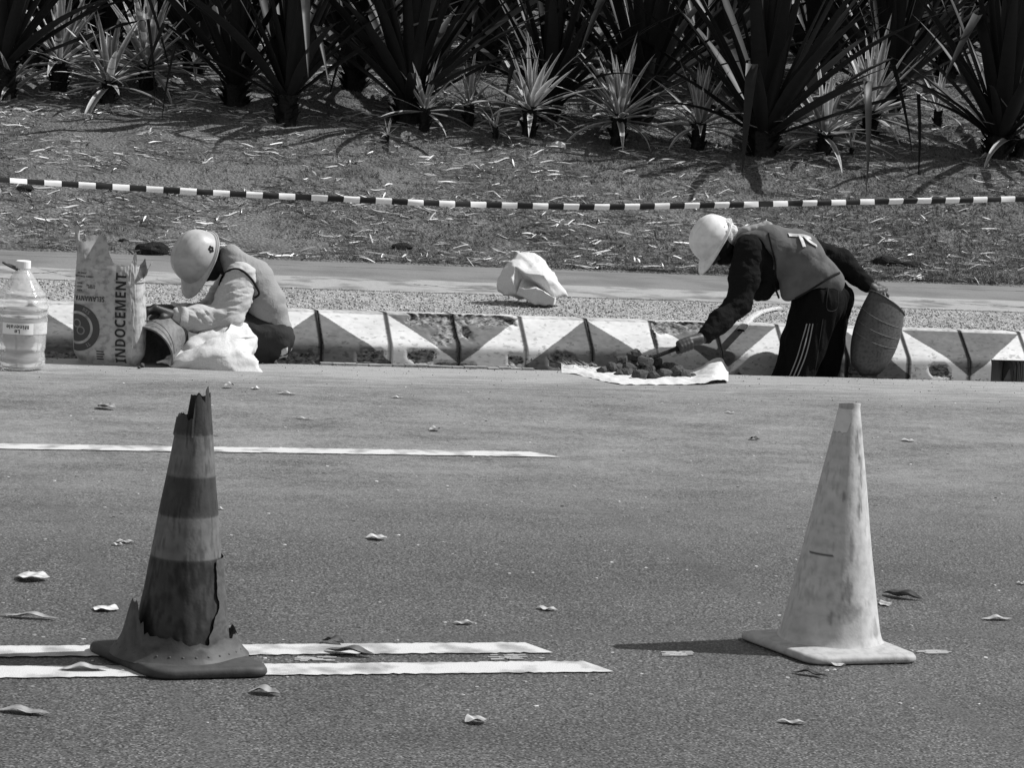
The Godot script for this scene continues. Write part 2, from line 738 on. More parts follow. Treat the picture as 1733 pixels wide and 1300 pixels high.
	for seg in [[-80.0, 4.75, -0.1], [4.75, 6.5, -0.52], [6.5, 90.0, -0.1]]:
		s.quad(Vector3(seg[0], seg[2], -13.66), Vector3(seg[1], seg[2], -13.66), Vector3(seg[1], seg[2], -13.1), Vector3(seg[0], seg[2], -13.1))
	for xx in [4.75, 6.5]:
		s.quad(Vector3(xx, -0.1, -13.66), Vector3(xx, -0.1, -13.1), Vector3(xx, -0.52, -13.1), Vector3(xx, -0.52, -13.66))
	tag(put("gutter", s.mesh(false), M.rough_concrete), "dirty concrete gutter channel between road and kerb", "gutter", "", "structure")

	# loose grit and clods lying along the gutter
	var mm := MultiMesh.new()
	mm.transform_format = MultiMesh.TRANSFORM_3D
	mm.use_colors = true
	mm.mesh = stone_mesh(3, 0.35)
	mm.instance_count = 2600
	for i in 2600:
		var px := rng.randf_range(0.6, 8.4)
		var pz := -13.58 + pow(rng.randf(), 1.5) * 0.42
		var y := -0.1 if px < 4.75 or px > 6.5 else -0.52
		if i % 4 == 0:
			pz = -13.16 + pow(rng.randf(), 3.0) * 1.2
			y = 0.0
		var r := rng.randf_range(0.0015, 0.004) if y == 0.0 else rng.randf_range(0.004, 0.016)
		mm.set_instance_transform(i, Transform3D(Basis.from_euler(Vector3(rng.randf() * 6, rng.randf() * 6, rng.randf() * 6)).scaled(Vector3.ONE * r), Vector3(px, y + r * 0.4, pz)))
		var g := rng.randf_range(0.06, 0.4)
		mm.set_instance_color(i, Color(g, g, g))
	var mi := MultiMeshInstance3D.new()
	mi.name = "gutter_grit"
	mi.multimesh = mm
	mi.material_override = M.plain
	add_child(mi)
	tag(mi, "loose grit and broken mortar scattered along the gutter", "grit", "", "stuff")


func stripe(x0: float, x1: float, za: float, zb: float, slant: float, label: String, sd: int) -> void:
	var s := Shape.new()
	var n := 360
	for i in n + 1:
		var x := lerpf(x0, x1, pow(i / float(n), 0.6))
		for e in 2:
			var z := -zb if e == 0 else -za
			var end := x1 + (slant * 0.55 if e == 1 else -slant * 0.9)
			var xx := minf(x, end)
			s.vert(Vector3(xx, 0.004, z + ground_noise.get_noise_2d(xx * 900.0, z * 50.0 + sd) * 0.012))
	for i in n:
		s.tri(i * 2, i * 2 + 2, i * 2 + 3)
		s.tri(i * 2, i * 2 + 3, i * 2 + 1)
	tag(put("lane_line", s.mesh(), M.paint), label, "road marking", "", "structure")


func stone_mesh(sd: int, rough: float) -> ArrayMesh:
	var s := Shape.new()
	var n := FastNoiseLite.new()
	n.seed = sd
	n.frequency = 0.9
	s.grid(9, 6, func(u, v):
		var a: float = u * TAU
		var b: float = (v - 0.5) * PI
		var p := Vector3(cos(a) * cos(b), sin(b), sin(a) * cos(b))
		var r := 1.0 + rough * n.get_noise_3dv(p * 1.6 + Vector3(sd, 0, 0)) * 1.6
		var q := p * r
		# knock a few flat facets off
		for f in [Vector3(1, 0.3, 0.2), Vector3(-0.6, 0.8, 0.3), Vector3(0.1, -0.5, 1), Vector3(-0.4, 0.2, -1), Vector3(0.5, 0.9, -0.4), Vector3(-1, -0.3, 0.4)]:
			var d: Vector3 = f.rotated(Vector3.UP, sd * 1.3).normalized()
			var over_: float = q.dot(d) - 0.72
			if over_ > 0.0:
				q -= d * over_
		return q)
	return s.mesh(false)


# ---------------------------------------------------------------- kerb
const CHIPS := [  # x in blocks from the joint at KERB_X, v along the face (0 top edge, 1 foot), half width, half height, depth
	[1.75, 0.10, 0.5, 0.13, 0.022], [2.0, 0.28, 0.2, 0.25, 0.02], [2.45, 0.08, 0.45, 0.13, 0.02], [1.76, 0.5, 0.14, 0.14, 0.015],
	[0.72, 0.88, 0.2, 0.12, 0.01], [-0.35, 0.98, 0.3, 0.12, 0.012], [1.45, 0.86, 0.2, 0.13, 0.01], [1.9, 1.04, 0.3, 0.06, 0.01],
	[2.85, 0.9, 0.12, 0.08, 0.01], [3.55, 0.88, 0.2, 0.16, 0.012], [5.25, 0.1, 0.24, 0.16, 0.022], [5.6, 0.06, 0.3, 0.1, 0.02], [5.0, 0.35, 0.04, 0.2, 0.008],
	[9.5, 0.88, 0.16, 0.13, 0.01], [8.2, 0.98, 0.2, 0.12, 0.012], [-4.2, 1.03, 0.9, 0.08, 0.012], [-3.0, 1.02, 0.6, 0.1, 0.012]]


func chips_near(u: float) -> Array:
	return CHIPS.filter(func(c): return absf(u - c[0]) < c[2] * 1.6)


func chip(u: float, v: float, n: FastNoiseLite, among: Array) -> float:
	var best := 0.0
	if among.is_empty():
		return best
	var w := n.get_noise_2d(u * 2600.0, v * 800.0) * 0.35 + n.get_noise_2d(u * 700.0, v * 300.0) * 0.45
	for c in among:
		var d := maxf(absf(u - c[0]) / c[2], absf(v - c[1]) / c[3])
		var e := pow(pow(absf(u - c[0]) / c[2], 3.0) + pow(absf(v - c[1]) / c[3], 3.0), 1.0 / 3.0) if d < 2.0 else d
		if e + w * 0.6 < 1.0:
			best = maxf(best, c[4])
	return best


func make_kerb() -> void:
	# paint: one picture for the whole run; u along the kerb, v down its face
	var w := 2048
	var h := 160
	var k0 := -10
	var k1 := 16
	var n := FastNoiseLite.new()
	n.seed = 15
	n.frequency = 0.01
	n.fractal_octaves = 4
	var im := Image.create(w, h, false, Image.FORMAT_RGB8)
	for i in w:
		var u := k0 + (k1 - k0) * i / float(w)
		var among := chips_near(u)
		for j in h:
			var v := j / float(h - 1) * 1.4 - 0.25       # below 0: top of the kerb
			var wob := n.get_noise_2d(i * 1.6, j * 1.6) * 0.05
			var uu := u + wob * 0.4
			var vv := clampf(v, 0.0, 1.0)
			var du := absf(fposmod(uu + 2.0, 4.0) - 2.0)       # from the upright dark triangle
			var di := absf(fposmod(uu, 4.0) - 2.0)             # from the hanging one
			var dark := du < vv * 1.02 or di < (1.0 - vv) * 1.0
			var blot := n.get_noise_2d(i * 0.9 + 500.0, j * 1.4)
			var fine := n.get_noise_2d(i * 9.0, j * 9.0)
			var t := 0.135 + blot * 0.05 + fine * 0.03 if dark else 0.6 + blot * 0.13 + fine * 0.08
			if v < 0.02:
				t = 0.4 + blot * 0.2 + fine * 0.16
			# flaked paint and splashed dirt along the foot
			if v > 0.72 and n.get_noise_2d(i * 4.0 + 90.0, j * 3.0) + n.get_noise_2d(i * 18.0, j * 15.0) * 0.6 > 0.95 - (v - 0.72) * 1.5:
				t = 0.1 + fine * 0.08
			elif v > 0.5 and n.get_noise_2d(i * 5.0 + 900.0, j * 5.0) > 0.4:
				t *= 0.62
			elif n.get_noise_2d(i * 7.0 + 40.0, j * 9.0) > 0.42:
				t *= 0.7
			if chip(u, v, n, among) > 0.0:
				t = 0.17 + fine * 0.25 + n.get_noise_2d(i * 25.0, j * 25.0) * 0.2
			var jd := absf(u - roundf(u))
			if jd < 0.013 + fine * 0.012 and posmod(roundi(u), 2) == 0:
				t = 0.03
			elif jd < 0.008:
				t *= 0.75
			var q := clampf(t, 0.02, 0.85)
			im.set_pixel(i, j, grey(q))
	var m := StandardMaterial3D.new()
	m.resource_name = "kerb_paint"
	m.albedo_texture = ImageTexture.create_from_image(im)
	m.roughness = 0.85
	m.metallic_specular = 0.3
	M.kerb = m

	var kerb := thing("kerb", Vector3(KERB_X, 0, -13.7), "concrete kerb painted in dark and white triangles", "kerb", "", "structure")
	# profile: [z, y, v]
	var prof := [[-13.93, -0.1, -0.25], [-13.93, 0.206, -0.2], [-13.92, 0.216, -0.19], [-13.80, 0.222, -0.05], [-13.786, 0.2205, -0.015], [-13.776, 0.214, 0.01]]
	for i in 9:
		prof.append([lerpf(-13.776, -13.628, (i + 1) / 9.0), lerpf(0.214, 0.072, (i + 1) / 9.0), lerpf(0.01, 0.63, (i + 1) / 9.0)])
	prof.append([-13.62, 0.058, 0.68])
	for i in 7:
		prof.append([-13.615 + i * 0.001, lerpf(0.045, -0.06, i / 6.0), lerpf(0.72, 1.1, i / 6.0)])
	prof.append([-13.608, -0.6, 1.14])
	var nu := 22
	for k in range(k0, k1):
		var s := Shape.new()
		var x0 := k * BLOCK
		var big := posmod(k, 2) == 0 and k != 12
		var big1 := posmod(k + 1, 2) == 0
		var ga := 0.002 if big else 0.001
		var gb := 0.002 if big1 else 0.001
		var dz := (n.get_noise_2d(k * 370.0, 3.0)) * 0.005
		var dy := (n.get_noise_2d(k * 370.0, 93.0)) * 0.004
		var np := prof.size()
		for i in nu + 1:
			var f := i / float(nu)
			var x := lerpf(x0 + ga, x0 + BLOCK - gb, f)
			var edge := minf(f, 1.0 - f) * nu
			var among := chips_near(x / BLOCK)
			for p in prof:
				var u := x / BLOCK
				var deep := chip(u, p[2], n, among)
				var r := deep * (1.0 + n.get_noise_2d(u * 4000.0, p[2] * 3000.0) * 0.9)
				s.vert(Vector3(x, p[1] + dy - r * 0.4, p[0] + dz - r), Vector2((u - k0) / float(k1 - k0), (p[2] + 0.25) / 1.4))
		for i in nu:
			for j in np - 1:
				var q := i * np + j
				var xm := KERB_X + s.v[q].x
				if xm > 6.995 and xm < 8.1 and prof[j][2] >= 0.62:
					continue                       # the open drain inlet
				s.tri(q, q + np, q + np + 1)
				s.tri(q, q + np + 1, q + 1)
		for e in [0, nu]:
			var c := s.vert(Vector3(s.v[e * np].x, 0.0, -0.15 - 13.7))
			for j in np - 1:
				s.tri(c, e * np + j, e * np + j + 1)
		var mesh := s.mesh(true)
		var o := put("kerb_block", mesh, m, kerb)
		o.position = Vector3(0, 0, 13.7)
	var inlet := thing("drain_inlet", Vector3(7.0, -0.1, -13.7), "dark rectangular drain inlet opening under the kerb", "drain", "", "structure")
	var s2 := Shape.new()
	s2.box(Vector3(6.97, -0.5, -14.6), Vector3(6.995, 0.06, -13.64))
	part("side_wall", s2, M.rough_concrete, inlet, false)
	s2 = Shape.new()
	s2.box(Vector3(8.1, -0.5, -14.6), Vector3(8.125, 0.06, -13.64))
	part("side_wall", s2, M.rough_concrete, inlet, false)
	s2 = Shape.new()
	s2.box(Vector3(6.96, -0.5, -14.63), Vector3(8.13, 0.06, -14.603))
	part("back_wall", s2, M.rough_concrete, inlet, false)
	s2 = Shape.new()
	s2.box(Vector3(6.96, 0.062, -14.63), Vector3(8.13, 0.09, -13.69))
	part("cover_slab", s2, M.rough_concrete, inlet, false)


# ---------------------------------------------------------------- pavement
func make_pavement() -> void:
	var strips := [["aggregate_strip", -13.93, -15.14, 0.213, M.aggregate, "rough pebbled strip of pavement behind the kerb"], ["concrete_strip", -15.14, -15.93, 0.217, M.concrete, "pale cracked concrete strip of the pavement"], ["footpath", -15.93, -17.4, 0.214, M.path, "smooth grey footpath at the foot of the bank"]]
	for st in strips:
		var s := Shape.new()
		var n := 300
		for i in n + 1:
			var x := lerpf(-60.0, 80.0, i / float(n)) if i % 300 == 0 else lerpf(-3.0, 15.0, i / float(n))
			var wa := ground_noise.get_noise_2d(x * 25.0, st[1] * 10.0) * 0.07 if st[1] < -14.0 else 0.0
			var wb := ground_noise.get_noise_2d(x * 25.0, st[2] * 10.0) * 0.07
			s.vert(Vector3(x, st[3], st[1] + wa))
			s.vert(Vector3(x, st[3], st[2] + wb))
		for i in n:
			s.tri(i * 2, i * 2 + 1, i * 2 + 3)
			s.tri(i * 2, i * 2 + 3, i * 2 + 2)
		tag(put(st[0], s.mesh(), st[4]), st[5], "pavement", "", "structure")
	# cracks: thin dark grooves filled with soil
	for c in [[[60, 452], [95, 463], [128, 470]], [[265, 473], [300, 482], [330, 488]], [[1240, 492], [1300, 500], [1370, 503], [1420, 508]], [[700, 481], [760, 487], [840, 489]], [[1560, 508], [1640, 515], [1733, 520]], [[100, 460], [60, 463], [20, 462]]]:
		var s := Shape.new()
		var pts := []
		for q in c:
			pts.append(gp(q[0], q[1], 0.2172))
		for i in pts.size() - 1:
			var steps := 10
			for j in steps:
				var p: Vector3 = pts[i].lerp(pts[i + 1], j / float(steps)) + Vector3(0, 0, ground_noise.get_noise_2d(i * 70.0 + j * 9.0, c[0][0]) * 0.05)
				var q: Vector3 = pts[i].lerp(pts[i + 1], (j + 1) / float(steps)) + Vector3(0, 0, ground_noise.get_noise_2d(i * 70.0 + (j + 1) * 9.0, c[0][0]) * 0.05)
				var wd := Vector3(0, 0, rng.randf_range(0.004, 0.013))
				p.y = 0.2195
				q.y = 0.2195
				s.quad(p - wd, q - wd, q + wd, p + wd)
		tag(put("pavement_crack", s.mesh(), M.soil), "thin soil filled crack running across the pale pavement", "crack", "pavement cracks", "structure")
	# pale strap lying on the pebbled strip
	var st := Shape.new()
	var line := [[1318, 518], [1300, 521], [1284, 526], [1270, 535], [1260, 546], [1253, 556]]
	for i in line.size():
		var p := gp(line[i][0], line[i][1], 0.24)
		var q := gp(line[mini(i + 1, 5)][0], line[mini(i + 1, 5)][1], 0.24) - gp(line[maxi(i - 1, 0)][0], line[maxi(i - 1, 0)][1], 0.24)
		var side := q.cross(Vector3.UP).normalized() * 0.022
		for e in [[-1, -0.008], [-0.5, -0.004], [0.5, -0.004], [1, -0.008], [1, -0.018], [-1, -0.018]]:
			st.vert(p + side * e[0] + Vector3.UP * e[1])
	for i in line.size() - 1:
		for j in 6:
			var a := i * 6 + j
			var b := i * 6 + (j + 1) % 6
			st.tri(a, a + 6, b + 6)
			st.tri(a, b + 6, b)
	tag(put("plastic_strap", st.mesh(false), M.pale_cloth), "pale curved strap lying on the kerb below the bending worker", "strap")
	# loose pebbles on the pebbled strip
	var mm := MultiMesh.new()
	mm.transform_format = MultiMesh.TRANSFORM_3D
	mm.use_colors = true
	mm.mesh = stone_mesh(8, 0.2)
	mm.instance_count = 9000
	for i in 9000:
		var r := rng.randf_range(0.003, 0.007)
		mm.set_instance_transform(i, Transform3D(Basis.from_euler(Vector3(rng.randf() * 6, rng.randf() * 6, rng.randf() * 6)).scaled(Vector3.ONE * r), Vector3(rng.randf_range(0.4, 9.4), 0.213 + r * 0.3, -13.95 - pow(rng.randf(), 1.2) * 1.22)))
		var g := rng.randf_range(0.06, 0.55)
		mm.set_instance_color(i, Color(g, g, g))
	var mi := MultiMeshInstance3D.new()
	mi.name = "pebbles"
	mi.multimesh = mm
	mi.material_override = M.plain
	add_child(mi)
	tag(mi, "small mixed pebbles set in the pavement strip", "pebbles", "", "stuff")


# ---------------------------------------------------------------- bank
func make_bank() -> void:
	var s := Shape.new()
	var xs := [-70.0, -40.0, -20.0, -10.0, -6.0]
	var x := -3.0
	while x < 17.0:
		xs.append(x)
		x += 0.09
	xs.append_array([18.0, 21.0, 28.0, 45.0, 90.0])
	var zs := []
	var z := BANK_Z
	while z > -31.0:
		zs.append(z)
		z -= 0.09 if z > -23.0 else 0.2
	zs.append_array([-33.0, -37.0, -45.0, -60.0])
	for zz in zs:
		for xx in xs:
			var w := ground_noise.get_noise_2d(xx * 30.0, 44.0) * 0.05 if zz == BANK_Z else 0.0
			s.vert(Vector3(xx, bank_h(xx, zz) + (-0.004 if zz == BANK_Z else 0.0), zz + w))
	var nx := xs.size()
	for j in zs.size() - 1:
		for i in nx - 1:
			var k := j * nx + i
			s.tri(k, k + nx, k + nx + 1)
			s.tri(k, k + nx + 1, k + 1)
	tag(put("bank", s.mesh(), M.soil), "bare soil bank rising behind the footpath", "bank", "", "structure")

	# straw: dry fallen leaf strips, lying in drifts
	var drift := FastNoiseLite.new()
	drift.seed = 55
	drift.frequency = 0.9
	drift.fractal_octaves = 3
	for kind in 3:
		var r := Shape.new()
		var curl: float = [0.15, 0.9, -0.5][kind]
		r.grid(6, 1, func(u, v):
			var a: float = (u - 0.5) * curl * 2.0
			var wd: float = 0.5 * sin(PI * clampf(u * 0.9 + 0.06, 0.0, 1.0))
			return Vector3(u - 0.5, 0.05 + 0.12 * curl * sin(u * 5.0 + kind) * 0.5 + (v - 0.5) * 0.03, a * 0.25 + (v - 0.5) * 0.07 * wd * 2.0))
		var mm := MultiMesh.new()
		mm.transform_format = MultiMesh.TRANSFORM_3D
		mm.use_colors = true
		mm.mesh = r.mesh()
		var count := 9000
		mm.instance_count = count
		for i in count:
			var p := scatter_bank(i % 5 < 3)
			for tries in 3:
				if drift.get_noise_2d(p.x, p.z) > -0.05 - 0.1 * tries:
					break
				p = scatter_bank(i % 5 < 3)
			var size := rng.randf_range(0.07, 0.18) if rng.randf() < 0.4 else rng.randf_range(0.03, 0.08)
			var turn := rng.randf_range(-0.7, 0.7) if rng.randf() < 0.65 else rng.randf_range(0, TAU)
			var b := Basis.from_euler(Vector3(rng.randf_range(-0.6, 0.5), turn, rng.randf_range(-0.25, 0.25)))
			mm.set_instance_transform(i, Transform3D(b.scaled(Vector3(size, size, size)), p + Vector3(0, size * 0.02, 0)))
			var g := rng.randf_range(0.22, 0.45) if rng.randf() < 0.5 else rng.randf_range(0.45, 0.85)
			mm.set_instance_color(i, Color(g, g, g))
		var mi := MultiMeshInstance3D.new()
		mi.name = numbered("leaf_litter")
		mi.multimesh = mm
		mi.material_override = M.straw
		add_child(mi)
		tag(mi, ["nearly straight dry leaf strips littering the soil bank", "curled dry leaf strips littering the soil bank", "bent dry leaf strips littering the soil bank"][kind], "litter", "", "stuff")
	# short turf, thicker to the right
	var t := Shape.new()
	for k in 6:
		var a := k * 1.1
		var lean := Vector3(cos(a * 2.3), 0, sin(a * 2.3)) * (0.5 + 0.12 * k)
		var o := Vector3(cos(a), 0, sin(a)) * 0.45
		var side := Vector3(-sin(a * 1.7), 0, cos(a * 1.7)) * 0.09
		t.face(o - side, o + side, o + lean + Vector3.UP * (0.9 - 0.09 * k))
	var gm := MultiMesh.new()
	gm.transform_format = MultiMesh.TRANSFORM_3D
	gm.use_colors = true
	gm.mesh = t.mesh(false)
	var total := 46000
	gm.instance_count = total
	var patch := FastNoiseLite.new()
	patch.seed = 99
	patch.frequency = 0.5
	var made := 0
	while made < total:
		var p := scatter_bank(false)
		var want := clampf(0.25 + (p.x - 4.0) * 0.16, 0.12, 1.0) + patch.get_noise_2d(p.x, p.z) * 0.7
		if rng.randf() > want:
			continue
		var size := rng.randf_range(0.012, 0.04)
		gm.set_instance_transform(made, Transform3D(Basis(Vector3.UP, rng.randf() * TAU).scaled(Vector3.ONE * size), p - Vector3(0, 0.003, 0)))
		var g := rng.randf_range(0.05, 0.2)
		gm.set_instance_color(made, Color(g, g, g))
		made += 1
	var gi := MultiMeshInstance3D.new()
	gi.name = "turf"
	gi.multimesh = gm
	gi.material_override = M.straw
	add_child(gi)
	tag(gi, "short patchy turf growing on the soil bank", "grass", "", "stuff")
	# a few dark clods and a white scrap that stand out
	var clod := stone_mesh(17, 0.5)
	for q in [[1500, 448, 0.09], [258, 427, 0.09], [680, 422, 0.06], [45, 322, 0.05], [210, 410, 0.03], [1540, 452, 0.06]]:
		var p := bank_pt(q[0], q[1])
		var o := put("soil_clod", clod, M.bark, null, Transform3D(Basis(Vector3.UP, q[0]).scaled(Vector3(q[2] * 1.5, q[2] * 0.6, q[2])), p + Vector3(0, q[2] * 0.2, 0)))
		tag(o, "dark clod of earth lying on the open soil bank", "clod", "dark clods on the bank")
	var sc := put("paper_scrap", stone_mesh(23, 0.3), M.sack, null, Transform3D(Basis(Vector3.UP, 0.4).scaled(Vector3(0.07, 0.04, 0.05)), bank_pt(945, 250) + Vector3(0, 0.02, 0)))
	tag(sc, "crumpled white scrap on the soil between the small plants", "scrap")


func scatter_bank(wide: bool) -> Vector3:
	var z := BANK_Z - 0.05 - pow(rng.randf(), 1.3 if not wide else 0.9) * (8.5 if wide else 7.0)
	var mid := -z * 0.302
	var x := mid + rng.randf_range(-1, 1) * (-z * 0.225 + 0.5)
	return Vector3(x, bank_h(x, z), z)


# ---------------------------------------------------------------- plants
func blade(length: float, width: float, a0: float, bend: float, fold: float, pale: float, dark: float, margin: float, twist := 0.0, kink := -1.0) -> ArrayMesh:
	var s := Shape.new()
	var n := 10
	var p := Vector3.ZERO
	var cols := 5
	for i in n + 1:
		var t := i / float(n)
		var a := a0 + bend * pow(t, 1.6)
		if kink > 0.0 and t > kink:
			a += 1.7
		var dir := Vector3(sin(a), cos(a), 0)
		var up := Vector3(-cos(a), sin(a), 0)
		var w := width * 0.5 * (0.55 + 0.45 * smoothstep(0.0, 0.3, t)) * (1.0 - pow(t, 2.2)) * (1.0 if t < 1.0 else 0.0)
		var side := Vector3(0, 0, 1) * cos(twist * t) + up * sin(twist * t)
		for j in cols:
			var e := (j / float(cols - 1) - 0.5) * 2.0
			if j == 1 or j == 3:
				e *= 2.0 * (1.0 - margin)
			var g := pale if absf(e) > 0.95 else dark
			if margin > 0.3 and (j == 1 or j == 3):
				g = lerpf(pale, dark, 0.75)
			s.color = Color(g, g, g)
			s.vert(p + side * w * e + up * absf(e) * w * fold, Vector2(e, t))
		p += dir * length / n
	for i in n:
		for j in cols - 1:
			var k := i * cols + j
			s.tri(k, k + 1, k + cols + 1)
			s.tri(k, k + cols + 1, k + cols)
	return s.mesh(true, true)


func trunk_mesh(r: float, h: float, sd: int) -> ArrayMesh:
	var s := Shape.new()
	s.tube([Vector3(0, -0.12, 0), Vector3(0, h * 0.4, 0), Vector3(0, h, 0), Vector3(0, h * 1.15, 0)], [r * 1.1, r * 0.85, r, r * 0.4], 9)
	var rr := RandomNumberGenerator.new()
	rr.seed = sd
	for i in 26:                                  # stubs of old leaf bases
		var a := rr.randf() * TAU
		var y := rr.randf() * h
		var d := Vector3(cos(a), 0, sin(a))
		var side := d.cross(Vector3.UP) * r * 0.45
		var b := d * r * 0.75 + Vector3.UP * y
		var tip := d * r * rr.randf_range(1.2, 1.9) + Vector3.UP * (y + r * rr.randf_range(0.2, 1.0))
		s.face(b - side, b + side, tip)
		s.face(b - side - Vector3.UP * 0.02, b + side - Vector3.UP * 0.02, tip)
	return s.mesh(false)


func make_plants() -> void:
	# leaf shapes shared by all plants: [from upright to drooping]
	var small := []
	for i in 9:
		var f := i / 8.0
		small.append(blade(0.52 + 0.06 * sin(i * 2.0), 0.056, 0.03, [0.05, 0.1, 0.2, 0.12, 0.35, 0.5, 0.8, 1.3, 1.9][i], 0.35, 0.85 - 0.05 * (i % 3), 0.2 + 0.04 * (i % 2), 0.42, f * 0.5))
	var big := []
	for i in 8:
		big.append(blade(1.5 + 0.25 * sin(i * 3.0), 0.088 + 0.018 * (i % 3), 0.02, [0.0, 0.06, 0.12, 0.22, 0.35, 0.55, 0.8, 0.3][i], 0.45, 0.045, 0.014 + 0.004 * (i % 3), 0.06, 0.3 * sin(i), 0.55 if i == 7 else -1.0))  # paler rim colour stands in for sunlight caught along the leaf edges
	var small_trunks := [trunk_mesh(0.045, 0.13, 1), trunk_mesh(0.05, 0.17, 2), trunk_mesh(0.04, 0.11, 3)]
	var big_trunks := [trunk_mesh(0.1, 0.16, 4), trunk_mesh(0.09, 0.24, 5)]

	var spots := [
		[100, 156, 1.2, 30, "striped young plant at the far end of the clump of three"], [183, 176, 1.05, 26, "striped young plant standing lowest in the clump of three"], [248, 150, 1.35, 34, "largest striped young plant of the clump of three"],
		[718, 222, 0.8, 22, "small striped plant with one long leaf drooping to the soil"], [793, 212, 0.75, 22, "small striped plant on a short trunk beside a drooping-leaved one"], [895, 230, 1.05, 36, "bushy striped plant with two leaves hanging against its trunk"],
		[1045, 245, 1.1, 36, "striped plant with a broad rosette and one leaf hanging in front"], [1180, 255, 1.05, 32, "striped plant on a thin leaning trunk"], [1392, 262, 1.1, 34, "striped plant under the long arching dark leaf"], [1470, 232, 1.35, 44, "biggest striped plant with many arching pale leaves"],
		[1725, 268, 1.1, 34, "striped plant with dense hanging lower leaves"], [655, 244, 0.3, 9, "tiny seedling beside the big dark plant"], [838, 236, 0.4, 10, "tiny dark seedling between two striped plants"], [1440, 262, 0.35, 12, "tiny seedling at the foot of a striped plant"], [1585, 215, 0.7, 18, "half hidden striped plant behind the biggest one"], [20, 165, 0.8, 16, "low striped plant by the foot of the bank plants"],
		[775, 60, 0.8, 18, "striped plant far up the bank between dark plants"], [330, 128, 0.6, 14, "low striped plant behind the clump of three"]]
	for q in spots:
		var p := bank_pt(q[0], q[1])
		var o := thing("striped_plant", p, q[4] + " on the bank", "plant", "small striped plants on the bank")
		var sc: float = q[2] * 1.25
		o.scale = Vector3.ONE * sc
		var tk: int = int(q[0]) % 3
		put("trunk", small_trunks[tk], M.bark, o)
		var top: float = [0.13, 0.17, 0.11][tk]
		var lots := int(q[3] * 1.15)
		for i in lots:
			var f := i / float(lots)
			var out := 0.08 + pow(f, 1.15) * 1.75 + rng.randf_range(-0.14, 0.14)
			var which := clampi(int(f * 6.0 + rng.randf() * 2.5), 0, 8)
			var b := Basis(Vector3.UP, i * 2.39996 + rng.randf_range(-0.3, 0.3)) * Basis(Vector3.FORWARD, out)
			put("leaf", small[which], M.leaf_small, o, Transform3D(b.scaled(Vector3.ONE * rng.randf_range(0.75, 1.12) * (0.85 + 0.15 * f)), Vector3(0, top - 0.03 * f, 0)))

	# big dark plants: [px, py, size, leaves, widest lean]
	var bigs := [
		[485, 214, 1.0, 17, 1.0, "dark sword leaved plant spreading in a wide vee"], [398, 178, 1.0, 16, 0.9, "dark sword leaved plant with one leaf snapped and hanging"], [690, 210, 1.15, 26, 1.1, "dense dark sword leaved plant behind the two smallest striped plants"],
		[930, 205, 1.0, 20, 1.1, "dark sword leaved plant behind the bushy striped plant"], [1085, 212, 1.1, 24, 1.15, "dark sword leaved plant behind the broad rosette"], [1290, 264, 1.25, 26, 1.2, "massive dark plant with a long arching leaf over the striped ones"], [1688, 270, 1.2, 24, 1.1, "massive dark plant behind the plant with hanging lower leaves"],
		[5, 165, 1.2, 20, 1.2, "dark sword leaved plant beside the low striped plant"], [600, 150, 1.0, 18, 1.0, "dark sword leaved plant up the bank with dry hanging leaves"], [1500, 190, 1.2, 22, 1.1, "dark sword leaved plant behind the biggest striped plant"], [1200, 165, 1.1, 20, 1.0, "dark sword leaved plant up the bank between two massive ones"], [240, 80, 1.0, 18, 1.0, "dark sword leaved plant up the bank behind the clump of three"], [820, 120, 1.1, 20, 1.0, "dark sword leaved plant high on the bank"], [1380, 150, 1.1, 20, 1.0, "dark sword leaved plant behind the massive one"], [120, 40, 1.1, 18, 1.0, "dark sword leaved plant at the back behind the clump of three"], [1600, 130, 1.1, 20, 1.0, "dark sword leaved plant at the back beside the massive one"],
		[60, 118, 1.0, 16, 1.0, "dark sword leaved plant half hidden behind the clump of three"], [330, 120, 1.0, 16, 1.0, "dark sword leaved plant beside the snapped leaf plant"], [180, 100, 1.0, 16, 1.0, "dark sword leaved plant right behind the lowest of the clump of three"]]
	for i in 42:
		bigs.append([-60.0 + 1860.0 * fposmod(i * 0.618, 1.0), -4.0 - i * 3.5, 1.15, 17, 1.1, "dark sword leaved plant in the back rows up the bank"])
	for q in bigs:
		var p: Vector3
		if q[1] >= 0:
			p = bank_pt(q[0], q[1])
		else:
			var zz: float = -23.2 + q[1] * 0.04 - rng.randf() * 1.5
			var d := ray(q[0], 60.0)
			p = EYE + d * (zz / d.z)
			p.y = bank_h(p.x, p.z)
		var o := thing("sword_plant", p, q[5], "plant", "big dark sword leaved plants on the bank")
		o.scale = Vector3.ONE * q[2]
		var tk: int = int(absf(q[0])) % 2
		put("trunk", big_trunks[tk], M.bark, o)
		var phase := rng.randf() * TAU
		var many := int(q[3] * 2.3)
		for i in many:
			var f := (i + 0.5) / float(many)
			var out: float = 0.04 + pow(f, 1.15) * q[4] * 0.95 + rng.randf_range(-0.12, 0.12)
			var which := clampi(int(f * 5.0 + rng.randf() * 2.2), 0, 6)
			if rng.randf() < 0.09 and f > 0.4:
				which = 7
			var b := Basis(Vector3.UP, phase + i * 2.39996 + rng.randf_range(-0.25, 0.25)) * Basis(Vector3.FORWARD, out)
			put("leaf", big[which], M.leaf_big, o, Transform3D(b.scaled(Vector3.ONE * rng.randf_range(0.75, 1.15)), Vector3(0, 0.1 + 0.08 * tk, 0)))


